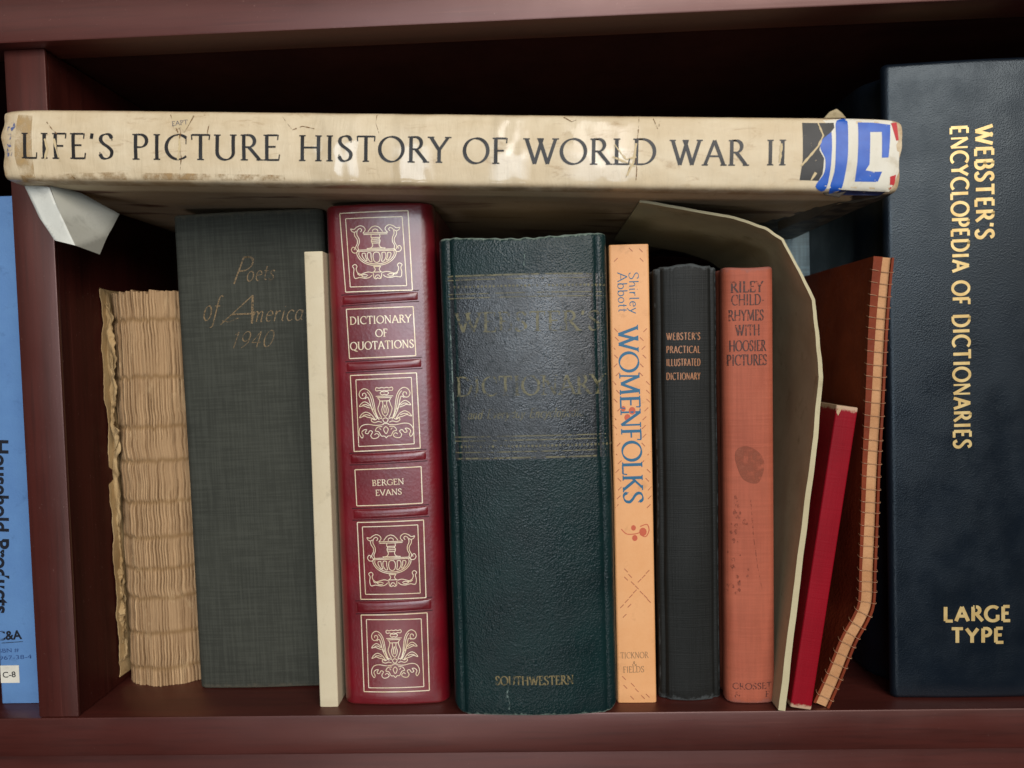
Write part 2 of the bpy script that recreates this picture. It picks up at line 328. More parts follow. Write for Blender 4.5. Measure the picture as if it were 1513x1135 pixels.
# glyph: advance, strokes, serif spots (x, y)
GL = {
'A': (.84, [[(.06, 0), (.41, 1)], [(.41, 1), (.78, 0)], [(.19, .35), (.65, .35)]], [(.06, 0), (.78, 0)]),
'B': (.66, [[(.14, 0), (.14, 1)], [(.14, 1), (.3, 1)]+arc(.3, .765, .2, .235, 90, -90)+[(.14, .53)], [(.14, .53), (.32, .53)]+arc(.32, .265, .25, .265, 90, -90)+[(.14, 0)]], []),
'C': (.84, [arc(.5, .5, .43, .5, 48, 312, 24)], ['C']),
'D': (.86, [[(.14, 0), (.14, 1)], [(.14, 1), (.34, 1)]+arc(.34, .5, .44, .5, 90, -90, 20)+[(.14, 0)]], []),
'E': (.62, [[(.14, 0), (.14, 1)], [(.14, 1), (.52, 1)], [(.14, .53), (.46, .53)], [(.14, 0), (.56, 0)]], ['E']),
'F': (.58, [[(.14, 0), (.14, 1)], [(.14, 1), (.52, 1)], [(.14, .5), (.44, .5)]], [(.14, 0), 'F']),
'G': (.88, [arc(.5, .5, .43, .5, 48, 320, 24), [(.78, .42), (.78, .1)]], ['C', (.78, .42)]),
'H': (.88, [[(.14, 0), (.14, 1)], [(.74, 0), (.74, 1)], [(.14, .52), (.74, .52)]], [(.14, 0), (.14, 1), (.74, 0), (.74, 1)]),
'I': (.36, [[(.18, 0), (.18, 1)]], [(.18, 0), (.18, 1)]),
'J': (.4, [[(.22, 1), (.22, .1), (.1, -.12)]], [(.22, 1)]),
'K': (.76, [[(.14, 0), (.14, 1)], [(.62, 1), (.16, .48)], [(.28, .6), (.7, 0)]], [(.14, 0), (.14, 1), (.62, 1), (.7, 0)]),
'L': (.6, [[(.14, 0), (.14, 1)], [(.14, 0), (.56, 0)]], [(.14, 1), 'L']),
'M': (1.06, [[(.14, 0), (.18, 1)], [(.18, 1), (.52, .05)], [(.52, .05), (.86, 1)], [(.86, 1), (.92, 0)]], [(.14, 0), (.92, 0), (.14, 1), (.9, 1)]),
'N': (.88, [[(.14, 0), (.14, 1)], [(.14, 1), (.74, 0)], [(.74, 0), (.74, 1)]], [(.14, 0), (.1, 1), (.74, 1)]),
'O': (.96, [arc(.48, .5, .43, .5, 90, 450, 32)], []),
'P': (.62, [[(.14, 0), (.14, 1)], [(.14, 1), (.3, 1)]+arc(.3, .74, .24, .26, 90, -90)+[(.14, .48)]], [(.14, 0)]),
'Q': (.96, [arc(.48, .5, .43, .5, 90, 450, 32), [(.5, .03), (.7, -.12), (.98, -.2)]], []),
'R': (.72, [[(.14, 0), (.14, 1)], [(.14, 1), (.3, 1)]+arc(.3, .755, .22, .245, 90, -90)+[(.14, .51)], [(.32, .51), (.7, 0)]], [(.14, 0), (.7, 0)]),
'S': (.6, [sm((.5, .83), (.42, .97), (.28, 1), (.13, .92), (.1, .75), (.2, .6), (.38, .46), (.5, .3), (.46, .1), (.3, 0), (.15, .03), (.07, .18))], ['S']),
'T': (.72, [[(.36, 0), (.36, 1)], [(.05, 1), (.67, 1)]], [(.36, 0), 'T']),
'U': (.86, [[(.14, 1), (.14, .35)]+arc(.43, .3, .29, .3, 180, 360, 16)+[(.72, 1)]], [(.14, 1), (.72, 1)]),
'V': (.8, [[(.06, 1), (.42, 0)], [(.42, 0), (.76, 1)]], [(.06, 1), (.76, 1)]),
'W': (1.16, [[(.06, 1), (.36, 0)], [(.36, 0), (.62, 1)], [(.52, 1), (.82, 0)], [(.82, 0), (1.1, 1)]], [(.06, 1), (.56, 1), (1.1, 1)]),
'X': (.78, [[(.08, 1), (.7, 0)], [(.68, 1), (.1, 0)]], [(.08, 1), (.7, 0), (.68, 1), (.1, 0)]),
'Y': (.74, [[(.05, 1), (.36, .48)], [(.68, 1), (.36, .48)], [(.36, .48), (.36, 0)]], [(.05, 1), (.68, 1), (.36, 0)]),
'Z': (.7, [[(.1, 1), (.62, 1)], [(.62, 1), (.08, 0)], [(.08, 0), (.64, 0)]], []),
"'": (.26, [[(.13, 1.02), (.1, .8)]], []), '-': (.4, [[(.06, .42), (.34, .42)]], []), ' ': (.42, [], []), '#': (.6, [[(.15, 0), (.25, 1)], [(.4, 0), (.5, 1)], [(.08, .35), (.52, .35)], [(.12, .68), (.56, .68)]], []),
'&': (.86, [sm((.8, .45), (.62, .12), (.36, 0), (.12, .12), (.12, .34), (.36, .56), (.5, .78), (.4, .97), (.24, .88), (.28, .66), (.8, 0))], []),
'0': (.66, [arc(.33, .5, .25, .5, 90, 450, 24)], []), '1': (.4, [[(.08, .82), (.24, 1), (.2, 0)]], []), '9': (.62, [arc(.32, .7, .22, .3, 0, 360, 20), sm((.54, .7), (.5, .3), (.2, 0))], []),
'4': (.64, [[(.44, 0), (.44, 1), (.06, .3), (.6, .3)]], []), '3': (.56, [sm((.1, .9), (.3, 1), (.45, .8), (.24, .55), (.48, .3), (.28, 0), (.06, .12))], []),
'6': (.6, [sm((.5, .95), (.2, .7), (.08, .3)), arc(.3, .28, .22, .28, 0, 360, 20)], []), '7': (.55, [[(.06, 1), (.5, 1), (.2, 0)]], []),
'8': (.58, [arc(.29, .75, .19, .25, 0, 360, 18), arc(.29, .26, .23, .26, 0, 360, 18)], []),
'a': (.52, [arc(.24, .3, .18, .3, 30, 330, 16), [(.42, .58), (.41, .1), (.5, .02)]], []), 'b': (.54, [[(.1, 1), (.1, 0)], arc(.28, .3, .2, .3, 180, -180, 18)], []),
'c': (.46, [arc(.27, .3, .2, .3, 45, 315, 16)], []), 'd': (.54, [arc(.25, .3, .19, .3, 20, 340, 16), [(.45, 1), (.44, 0)]], []),
'e': (.48, [[(.08, .33), (.42, .36)]+arc(.26, .3, .18, .3, 15, 310, 18)], []), 'f': (.36, [sm((.42, .95), (.3, 1), (.2, .85), (.16, .4), (.1, -.2), (-.04, -.3)), [(.04, .58), (.34, .58)]], []),
'g': (.52, [arc(.25, .32, .18, .28, 20, 340, 16), sm((.44, .6), (.43, -.1), (.28, -.3), (.08, -.22))], []), 'h': (.52, [[(.1, 1), (.1, 0)], sm((.1, .35), (.25, .58), (.4, .5), (.42, 0))], []),
'i': (.24, [[(.1, .58), (.1, .06), (.18, 0)], [(.11, .8), (.14, .84)]], []), 'k': (.5, [[(.1, 1), (.1, 0)], [(.4, .6), (.12, .3), (.44, 0)]], []), 'l': (.24, [[(.11, 1), (.1, .05), (.18, 0)]], []),
'm': (.78, [[(.08, .6), (.08, 0)], sm((.08, .35), (.22, .58), (.34, .5), (.36, 0)), sm((.36, .35), (.5, .58), (.63, .5), (.64, .05), (.72, 0))], []),
'n': (.52, [[(.08, .6), (.08, 0)], sm((.08, .35), (.24, .58), (.38, .5), (.4, .05), (.48, 0))], []), 'o': (.52, [arc(.26, .3, .2, .3, 90, 450, 20)], []),
'p': (.54, [[(.1, .6), (.08, -.35)], arc(.28, .3, .2, .3, 180, -180, 18)], []), 'r': (.38, [[(.08, .6), (.08, 0)], sm((.08, .35), (.2, .56), (.34, .56))], []),
's': (.4, [sm((.32, .5), (.22, .6), (.1, .5), (.14, .36), (.3, .2), (.28, .03), (.1, 0), (.04, .1))], []), 't': (.34, [[(.16, .85), (.13, .08), (.26, .02)], [(.03, .58), (.3, .58)]], []),
'u': (.52, [sm((.08, .6), (.08, .1), (.22, 0), (.4, .2)), [(.42, .6), (.41, .05), (.5, 0)]], []), 'v': (.46, [[(.05, .6), (.22, 0), (.42, .6)]], []), 'y': (.48, [[(.06, .6), (.24, .05)], [(.44, .6), (.2, -.1), (.04, -.3)]], []),
}
def set_text(mk, text, place, cap, width, thick=.135, thin=.05, pen=14, slant=0.0, serif=.28, track=0.06, jit=0.0, skip=()):
    adv = sum(GL[c][0]+track for c in text)-track; sx = width/adv
    x = 0.0
    for ci, c in enumerate(text):
        a, strokes, sf = GL[c]
        if ci not in skip:
            jobs = []
            for st in strokes:
                P = []
                for (p, q) in zip(st[:-1], st[1:]):
                    n = max(1, int(math.hypot(q[0]-p[0], q[1]-p[1])/.12)); P += [(p[0]+(q[0]-p[0])*i/n, p[1]+(q[1]-p[1])*i/n) for i in range(n)]
                P.append(st[-1]); jobs.append((P, None, serif > 0))
            hs = .026/.05*thin
            for q in sf if serif > 0 else ():
                if q == 'C': jobs += [([(a*.93, .62), (a*.93, .88)], .04, False)]
                elif q in ('E', 'F', 'L', 'T', 'S'):
                    if q in 'EF': jobs.append(([(.53, .8), (.55, 1.02)], .05, False))
                    if q in 'EL': jobs.append(([(.565, -.02), (.6, .22)], .05, False))
                    if q == 'T': jobs += [([(.05, .8), (.03, 1.02)], .05, False), ([(.67, .8), (.69, 1.02)], .05, False)]
                    if q == 'S': jobs += [([(.51, .74), (.51, .96)], .04, False), ([(.065, .04), (.065, .26)], .04, False)]
                else:
                    jobs.append(([(q[0]-serif/2, q[1]), (q[0], q[1]), (q[0]+serif/2, q[1])], .05, False))
            if c in 'BDEFPRL' and serif > 0: jobs += [([(.02, 1), (.16, 1)], .05, False), ([(.02, 0), (.16 if c not in 'FPR' else .28, 0)], .05, False)]
            for P, wd, flare in jobs:
                Q = [((x+p[0]+slant*p[1])*sx, p[1]*cap) for p in P]
                A = np.array(Q); d = np.gradient(A, axis=0) if len(A) > 1 else A
                ang = np.arctan2(d[:, 1], d[:, 0]); W = (thin+(thick-thin)*np.abs(np.sin(ang-math.radians(pen))))*cap*min(1, max(.75, sx/cap))
                if wd: W = np.full(len(Q), wd*cap*thin/.05)
                if c == 'N' and len(P) > 1 and abs(P[0][0]-P[-1][0]) < .05: W = W*.6
                if c == 'M' and P[0][0] < .2 and P[-1][0] < .2: W = W*.6
                if jit: W = W*(1+np.random.RandomState(len(mk.V)).uniform(-jit, jit, len(W)))
                uvs = [place(*p) for p in Q]; mk.ribbon(uvs, list(W))
        x += a+track
def flat_place(p0, p1):
    ang = math.atan2(p1[1]-p0[1], p1[0]-p0[0]); c, s = math.cos(ang), math.sin(ang)
    return (lambda a, b: (p0[0]+a*c-b*s, p0[1]+a*s+b*c)), math.hypot(p1[0]-p0[0], p1[1]-p0[1])
def px_text(mk, B, text, x0, y0, x1, y1, cap_px, **k):     # baseline from (x0,y0) to (x1,y1) on the spine
    pl, wd = flat_place(B.uv(x0, y0), B.uv(x1, y1)); set_text(mk, text, pl, cap_px*(B.Y+DIST)/FPX, wd, **k)
def sans_text(mk, text, p0, p1, cap, bold=0.02):           # built-in sans lettering, cap high, from p0 to p1
    cu = bpy.data.curves.new('lettering', 'FONT'); cu.body = text; cu.size = 1; cu.offset = bold; cu.resolution_u = 6
    o = bpy.data.objects.new('lettering', cu); C.objects.link(o); bpy.context.view_layer.update()
    me = bpy.data.meshes.new_from_object(o.evaluated_get(bpy.context.evaluated_depsgraph_get()))
    bpy.data.objects.remove(o); bpy.data.curves.remove(cu)
    xs = [v.co.x for v in me.vertices]; x0, x1 = min(xs), max(xs)
    ch = 0.729+2*bold*0; pl, wd = flat_place(p0, p1); k = wd/(x1-x0); b = len(mk.V); h = mk.lift
    for v in me.vertices:
        u, q = pl((v.co.x-x0)*k, v.co.y*cap/ch); mk.V.append(mk.S(u, q, h))
    mk.F += [tuple(b+i for i in p.vertices) for p in me.polygons]; bpy.data.meshes.remove(me)

# ================================================================== the row, left to right
# ---- blue paperback beyond the upright
B = Book('paperback_book', 'sky blue paperback with black sideways title and small white sticker, left of the upright', 'book', (-60, 292), (12, 290), (-40, 1041), (56, 1040), 0.15, foot=(30, 1040))
sh = (-0.2293-B.loc.x)-B.w/2; B.root.location.x += sh; B.loc.x += sh; B.root.rotation_euler.y = 0; B.lean = 0
B.cover(m_paper('blue_cover_card', rgb(98, 138, 186), rgb(90, 128, 178), 0.4, spec=0.4), 0.0, 0.0012, None, 0.0006, 0.0003); B.pages(0.0006, y0=0.001)
INKB = m_ink('black_print', rgb(22, 24, 34))
mk = Marks(B.S); sans_text(mk, 'Household Products', B.uv(-10, 650), B.uv(-8, 906), 0.0074, .03); mk.build('title_lettering', INKB, B.root)
mk = Marks(B.S); sans_text(mk, 'C&A', B.uv(-4, 946), B.uv(33, 944), 0.0043, .03); u0 = B.uv(-8, 951); u1 = B.uv(34, 948); mk.line([u0, u1], .0003); mk.build('publisher_mark', INKB, B.root)
mk = Marks(B.S); sans_text(mk, 'ISBN #', B.uv(-4, 965), B.uv(28, 963), 0.002, 0); sans_text(mk, '60967-38-4', B.uv(-14, 976), B.uv(47, 973), 0.002, 0); mk.build('small_print', m_ink('dark_blue_print', rgb(44, 70, 120)), B.root)
q0, q1 = B.uv(2, 1009), B.uv(28, 983)
st = bm_obj('sticker', box((q0[0], B.front(0)-.0002, q0[1]), (q1[0], B.front(0)+.0001, q1[1])), m_paper('sticker_paper', rgb(226, 222, 208), rgb(214, 208, 192)), B.root)
mk = Marks(B.S, .0003); sans_text(mk, 'C-8', B.uv(5, 1001), B.uv(24, 1000), 0.0028, .01); mk.build('sticker_lettering', INKB, st)

# ---- coverless old book: a bare sewn spine of folded gatherings
B = Book('coverless_book', 'crumbling old book without covers, bare tan sewn spine and ragged paper edges', 'book', (160, 430), (264, 429), (186, 1005), (298, 1007), 0.12, foot=(237, 1012), sd=0.003)
def m_oldpaper():
    k = NT('brown_sewn_paper'); tone = k.attr('tone'); g = k.attr('glue')
    c = k.mix(tone, rgb(104, 74, 48), rgb(206, 170, 128))
    c = k.mix(k.math('MULTIPLY', g, 0.7), c, rgb(128, 98, 62))
    c = k.mix(k.math('MULTIPLY', k.ramp(k.noise((300, 300, 40), 5, 0.7), 0.5, 0.75), 0.5), c, rgb(112, 80, 50))
    c = k.mix(k.math('MULTIPLY', k.ramp(k.noise((160, 160, 60), 5, 0.7, 0.5), 0.55, 0.72), 0.3), c, rgb(222, 192, 148))
    k.col(c); k.set(Roughness=0.9, Specular_IOR_Level=0.15); k.bump(k.noise((1500, 1500, 160), 4), 0.0003, 0.8); return k.m
OLD = m_oldpaper()
nx, nz = 170, 300; rs = random.Random(3)
cuts = [0.0]
while cuts[-1] < 1: cuts.append(cuts[-1]+rs.uniform(.02, .048))
cuts = [c/cuts[-1] for c in cuts]; ns = len(cuts)-1
dep = [rs.uniform(-.0006, .0006) for _ in range(ns)]; tones = [rs.uniform(.2, .95) for _ in range(ns)]
bands = [.055, .115, .22, .30, .455, .535, .63, .745, .82, .915]      # sewing stations, up from the foot
bands = [.045, .135, .225, .30, .38, .47, .575, .66, .785, .93]
V, F, T, G = [], [], [], []
for j in range(nz+1):
    v = j/nz
    for i in range(nx+1):
        t = i/nx
        k = max(0, min(ns-1, int(np.searchsorted(cuts, t+.003*mnoise.noise(Vector((t*6, v*4, 1))), 'right'))-1))
        a = (t-cuts[k])/(cuts[k+1]-cuts[k]); a = min(1, max(0, a))
        gro = 1-abs(2*a-1)**3
        gl = max(math.exp(-(((v-b)+.004*mnoise.noise(Vector((t*9, b*30, 5))))/.006)**2) for b in bands)
        seg = sum(1 for b in bands if v > b)
        pres = .5+.5*mnoise.noise(Vector((k*3.1, seg*5.7, 2)))
        cv = min(1, max(0, .5+1.9*mnoise.noise(Vector((t*3.2, v*8, 21)))+.6*mnoise.noise(Vector((t*14, v*40, 22)))-.15)); cv = max(cv, min(1, max(0, (.17+.05*mnoise.noise(Vector((0, v*12, 30)))-t)/.05)))
        gro = gro+(.72-gro)*.8*cv; sharp = .35+1.3*max(0, mnoise.noise(Vector((k*7.7, seg*1.3, 11)))); gro = 1-(1-gro)*min(1.25, sharp+.3)
        y = .0075*abs(2*t-1)**2.6 - .0019*gro*(1-.8*gl)*(.35+pres) + dep[k]*(1-gl) - .0006*gl + .0008*mnoise.noise(Vector((t*5, v*9, 9)))+.00012*mnoise.noise(Vector((t*60, v*40, 4)))
        x = (t-.5)*B.w+.0005*mnoise.noise(Vector((0, v*30, 7)))
        z = v*(B.h-.0030*abs(mnoise.noise(Vector((k*2.3, 0, 1)))))+(.001*mnoise.noise(Vector((k*1.7, 3, 1))) if j == nz else 0)
        V.append((x, y, z)); G.append(gl); T.append(min(1, max(0, (.35+(tones[k]*.4+.35*pres)*(1-.6*cv)+.2*cv)*(.02+.98*max(0, gro)**1.5))))
for j in range(nz):
    for i in range(nx): a = j*(nx+1)+i; F.append((a, a+1, a+nx+2, a+nx+1))
# close the block behind the spine
b = len(V); cols = []
for i in range(nx+1):
    for z, src in ((0, i), (1, nz*(nx+1)+i)):
        p = V[src]; V.append((p[0], B.d, p[2])); T.append(.6); G.append(0)
for i in range(nx):
    F.append((i, b+2*i, b+2*i+2, i+1)); q = nz*(nx+1)+i; F.append((q, q+1, b+2*i+3, b+2*i+1)); F.append((b+2*i, b+2*i+1, b+2*i+3, b+2*i+2))
for j in range(nz):
    pass
for side in (0, nx):
    prev = None
    for j in range(nz+1):
        p = V[j*(nx+1)+side]; V.append((p[0], B.d, p[2])); T.append(.6); G.append(0); cur = len(V)-1
        if prev is not None: F.append((j*(nx+1)+side, (j-1)*(nx+1)+side, prev, cur))
        prev = cur
mesh_obj('page_block', V, F, OLD, B.root, attrs={'tone': T, 'glue': G}, auto=70)
B.front = lambda u: .0075*abs(2*u/B.w)**2.6
def ragged(x, y0, y1, z0, z1, seed, tilt, amp, mat, name):          # a torn leaf standing along the side of the block
    V, F = [], []; n, m = 150, 14
    for s_ in (0, 1):
        for j in range(n+1):
            v = j/n; e = amp*(.6*mnoise.noise(Vector((seed, v*9, 1)))+.3*mnoise.noise(Vector((seed, v*28, 2)))+.12*mnoise.noise(Vector((seed, v*90, 3))))
            for i in range(m+1):
                t = i/m; yy = y1+(y0+e-y1)*t
                xx = x+tilt*t**2.5*(.5+.9*mnoise.noise(Vector((seed, v*7, 5))))+.0006*mnoise.noise(Vector((t*4, v*20, seed)))+s_*.00035
                V.append((xx, yy, z0+(z1-z0)*v+(.003*mnoise.noise(Vector((seed, t*8, 1))) if j == n else 0)))
    K = (n+1)*(m+1)
    for j in range(n):
        for i in range(m): a = j*(m+1)+i; F.append((a, a+1, a+m+2, a+m+1)); F.append((K+a, K+a+m+1, K+a+m+2, K+a+1))
        a = j*(m+1)+m; F.append((a, a+m+1, K+a+m+1, K+a))
    for i in range(m): a = n*(m+1)+i; F.append((a, a+1, K+a+1, K+a))
    return mesh_obj(name, V, F, mat, B.root, attrs={'tone': [.75]*len(V), 'glue': [0.0]*len(V)}, auto=60)
lx = -B.w/2; LEAF = m_paper('torn_leaf_paper', rgb(200, 170, 124), rgb(166, 134, 90), .85, rgb(120, 90, 56), .0003)
ragged(lx-.0016, .0012, .10, .004, B.h*.985, 2.3, -.0040, .006, LEAF, 'loose_leaf')
ragged(lx-.0006, -.0002, .10, .012, B.h*1.01, 7.9, -.0020, .004, LEAF, 'loose_leaf')
ragged(B.w/2*.97+.0004, .005, .10, .004, B.h*1.0, 12.4, .0012, .003, LEAF, 'loose_leaf')
def torn_patch(v0, v1, left, wid, seed, lift=.0010):       # a torn leaf folded round onto the sewn spine
    V, F = [], []; n, m = 120, 14
    for s_ in (0, 1):
        for j in range(n+1):
            q = j/n; v = (v0+(v1-v0)*q)*B.h; tapr = min(1, 9*q, 9*(1-q))**.5
            a = left+.0016*mnoise.noise(Vector((seed, q*8, 1)))+.0010*mnoise.noise(Vector((seed, q*26, 2))); b = a+wid*tapr*(.75+.5*mnoise.noise(Vector((seed, q*6, 3)))+.3*mnoise.noise(Vector((seed, q*30, 4))))
            for i in range(m+1):
                t = i/m; u = a+(b-a)*t; uc = max(-B.w/2, u)
                y = B.front(uc)*.9-.0020-lift*(1+.9*mnoise.noise(Vector((t*2, q*9, seed))))-.0004*mnoise.noise(Vector((t*5, q*40, seed)))+(.0016*(uc-u)/.003)
                V.append((u, y+s_*.0003, v))
    K = (n+1)*(m+1)
    for j in range(n):
        for i in range(m): a = j*(m+1)+i; F.append((a, a+1, a+m+2, a+m+1)); F.append((K+a, K+a+m+1, K+a+m+2, K+a+1))
        for a in (j*(m+1), j*(m+1)+m): F.append((a, a+m+1, K+a+m+1, K+a))
    return mesh_obj('torn_leaf', V, F, LEAF, B.root, auto=60)
torn_patch(.38, 1.012, lx-.0026, .0078, 3.3, .0020); torn_patch(.79, .965, lx-.0062, .0066, 6.1, .0004); torn_patch(.05, .44, lx-.0030, .0056, 9.2, .0016); torn_patch(.10, .30, lx-.0030, .0050, 5.2, .0030); torn_patch(.56, .80, lx-.0050, .0062, 8.7, .0006)
torn_patch(.60, .97, lx+.0005, .0060, 14.7, .0030)

# ---- grey cloth book with faint gilt script
B = Book('hardcover_book', 'grey green cloth book with faint gilt handwritten title, right of the coverless book', 'book', (257, 306), (478, 300), (299, 1015), (514, 1017), 0.17, foot=(400, 1018), sd=0.005)
GREY = m_cloth('grey_bookcloth', rgb(56, 57, 51), rgb(62, 63, 56), wearcol=rgb(84, 80, 68), slub=.3, weave=3000, spec=.12)
B.h -= .0027   # just under the book lying on top
B.cover(GREY, .0012, .0045, (.011, .0012, .003), .0025, .0012, warp=.0003); B.pages()
FAINT = m_ink('faded_gilt', rgb(132, 108, 74), .5, (.30, .60, .4), .0, 1100)
mk = Marks(B.S)
sc_ = dict(serif=0, thick=.085, thin=.028, pen=30, jit=.15)
px_text(mk, B, 'P', 340, 420, 366, 418, 38, slant=.42, **sc_); px_text(mk, B, 'oets', 363, 416, 405, 413, 24, slant=.3, **sc_)
px_text(mk, B, 'of', 298, 474, 322, 473, 36, slant=.35, **sc_)
px_text(mk, B, 'A', 322, 480, 376, 478, 42, slant=.42, **sc_); px_text(mk, B, 'merica', 370, 476, 446, 473, 26, slant=.3, **sc_)
mk.line([B.uv(328, 474), B.uv(338, 476), B.uv(352, 470)], .0004)
px_text(mk, B, '1940', 340, 515, 402, 512, 24, slant=.35, **sc_)
mk.build('title_lettering', FAINT, B.root)

# ---- cream booklet
B = Book('booklet', 'slim blank cream booklet squeezed between grey cloth and maroon books', 'booklet', (448, 372), (477, 371), (473, 1045), (499, 1045), 0.13, foot=(486, 1045))
CREAM = m_paper('cream_card', rgb(214, 200, 170), rgb(206, 190, 158), .55)
B.cover(CREAM, .0002, .0007, None, .0005, .0003, wear_edges=False); B.pages(.0004, m_paper('booklet_pages', rgb(205, 196, 182), rgb(190, 180, 165)), y0=.0008)

# ---- maroon leather book with gilt panels
B = Book('hardcover_book', 'maroon leather book with gilt framed urns and raised spine bands', 'book', (477, 294), (645, 296), (516, 1042), (661, 1041), 0.16, foot=(590, 1043), sd=0.0065)
MAROON = m_leather('maroon_leather', rgb(118, 12, 26), rgb(98, 8, 20), .36, 700, .00012, rgb(120, 40, 40), .55, (.55, .9), coat=1.0, creases=.4)
B.h -= .0014
B.cover(MAROON, .0022, .0065, (.016, .0012, .003), .0025, .0015); B.pages()
GILT = m_ink('gilt_foil', rgb(240, 226, 198), .38, (.22, .36, .3), .15, 900, var=rgb(226, 204, 164), spec=.6)
FR = [[(501, 315), (602.5, 311), (609, 428.6), (510, 431.5)], [(510, 323), (594, 320), (600.6, 422), (517, 424)], [(511, 457), (610, 453), (614, 525.6), (515.7, 530)],
      [(517, 555), (615, 551), (620.6, 662.5), (522.6, 667.5)], [(525.4, 561.4), (607.5, 557.8), (611.8, 656), (529.7, 660)], [(523.8, 694.6), (621.8, 690), (623.7, 744), (526.6, 748)],
      [(527.3, 772.6), (625.4, 769), (629, 884), (532.6, 886.3)], [(535, 779), (617, 776), (620.6, 877), (539.7, 878.7)], [(533, 909.6), (630.6, 906.5), (634, 1021.4), (537.4, 1023)], [(541, 916), (622, 915), (626, 1015.4), (544.5, 1017)]]
for i, q in enumerate(FR):
    if i in (1, 4, 7, 9): continue
    mk = Marks(B.S); mk.frame([B.uv(*p) for p in q], .00042)
    if i not in (2, 5): mk.frame([B.uv(*p) for p in FR[i+1]], .00036)
    mk.build('gilt_frame', GILT, B.root)
mk = Marks(B.S); tk = dict(thick=.15, thin=.075, serif=.22)
px_text(mk, B, 'DICTIONARY', 516.5, 479.5, 607.5, 476, 11, **tk); px_text(mk, B, 'OF', 555, 498, 573, 497, 11, **tk); px_text(mk, B, 'QUOTATIONS', 517, 517.5, 611.5, 513.5, 11.5, **tk)
mk.build('title_lettering', GILT, B.root)
mk = Marks(B.S); px_text(mk, B, 'BERGEN', 550, 718, 597, 715.5, 8.5, **tk); px_text(mk, B, 'EVANS', 555, 732.5, 594, 730.5, 8.5, **tk); mk.build('author_lettering', GILT, B.root)
URN = [[(0, 228), (20, 234), (36, 250), (46, 264)], [(0, 246), (14, 252), (16, 264)], [(0, 270), (78, 270)], [(0, 279), (74, 279)], [(26, 282), (28, 296), (22, 306), (27, 318), (24, 332), (20, 346), (30, 362), (56, 368)],
       [(0, 300), (25, 300)], [(0, 310), (24, 310)], [(0, 322), (26, 322)], [(0, 334), (23, 334)], [(0, 366), (58, 366)],
       [(76, 268), (62, 250), (70, 232), (92, 223), (116, 232), (132, 244), (154, 240)], [(154, 240), (146, 256), (128, 262), (118, 254)], [(92, 262), (84, 250), (94, 240), (110, 250), (116, 276), (104, 304), (104, 330), (114, 352), (110, 372)], [(132, 260), (130, 284), (116, 308), (116, 332), (128, 356), (124, 374)],
       [(112, 374), (126, 390), (146, 388), (156, 370), (146, 354), (134, 360), (138, 372)],
       [(0, 374), (118, 374)], [(0, 382), (116, 382)], [(118, 375), (122, 402), (104, 434), (72, 458), (36, 470), (0, 474)], [(108, 386), (110, 404), (94, 430), (66, 450), (34, 461), (0, 464)],
       [(0, 390), (16, 396), (22, 420), (16, 446), (0, 456)], [(34, 394), (54, 394), (58, 420), (44, 446), (30, 448), (34, 424), (34, 394)], [(70, 394), (88, 396), (88, 414), (72, 438), (60, 440), (68, 418), (70, 394)],
       [(0, 480), (24, 480)], [(20, 482), (12, 498), (24, 514)], [(0, 514), (30, 514)], [(30, 518), (56, 512), (84, 518), (106, 524), (126, 512), (132, 490), (126, 474), (138, 462), (154, 472), (146, 490), (150, 520), (142, 548), (112, 544), (80, 550), (52, 546), (34, 532)],
       [(60, 534), (80, 526), (100, 534), (84, 542), (66, 540)], [(26, 520), (24, 548)], [(18, 552), (10, 536), (0, 532)], [(24, 550), (10, 556), (0, 548)], [(126, 520), (112, 530), (96, 526)]]
ACA = [[(0, 182), (16, 178), (30, 182), (48, 178), (54, 188), (48, 198), (30, 196), (14, 200), (0, 196)], [(0, 206), (18, 204), (26, 214), (14, 224), (0, 220)], [(0, 232), (54, 232)], [(0, 241), (46, 241)],
       [(38, 246), (30, 262), (36, 286), (44, 310), (34, 342), (22, 366)], [(14, 262), (12, 286), (20, 316), (14, 344), (0, 358)], [(0, 262), (28, 262)], [(0, 286), (7, 310), (4, 338)],
       [(40, 378), (58, 330), (66, 280), (76, 230), (96, 196), (124, 182), (150, 196), (158, 222), (144, 242), (124, 240), (114, 224), (122, 210), (136, 214), (136, 226)], [(50, 366), (70, 310), (80, 260), (92, 222), (108, 202)], [(56, 364), (80, 316), (92, 268), (104, 236), (122, 246)],
       [(74, 318), (94, 284), (122, 264), (144, 272), (160, 292), (134, 288), (114, 296), (90, 304)], [(96, 292), (120, 280), (140, 284)], [(64, 376), (88, 344), (118, 328), (144, 338), (162, 362), (134, 352), (110, 360), (86, 366), (64, 376)], [(92, 352), (116, 344), (140, 348)],
       [(20, 372), (44, 366), (66, 378), (84, 370), (88, 384), (68, 394), (44, 388), (24, 394)], [(0, 366), (16, 376), (10, 392), (0, 396)], [(0, 402), (18, 402)],
       [(12, 408), (60, 412), (110, 404), (146, 410), (166, 434), (168, 464), (152, 488), (144, 474), (152, 454), (138, 438), (118, 436)], [(118, 436), (130, 456), (114, 462), (100, 444), (84, 452), (96, 474), (84, 492), (58, 490), (44, 476), (58, 462), (72, 470)], [(22, 420), (52, 424), (66, 446), (46, 452), (30, 478), (12, 480), (0, 492)], [(0, 420), (14, 436), (8, 456), (0, 466)], [(30, 440), (40, 430)]]
def emblem(spec, cx, ymid_top, top0, sx, sy, tilt, name):
    mk = Marks(B.S)
    for st in spec:
        for sg in (1, -1):
            P = [(cx+(sg*p[0]*sx+(p[1]-top0)*tilt)/4.205, ymid_top+((p[1]-top0)*sy-sg*p[0]*.035)/4.205) for p in catmull(st, 5)]
            mk.ribbon([B.uv(*p) for p in P], .00033)
    mk.build(name, GILT, B.root)
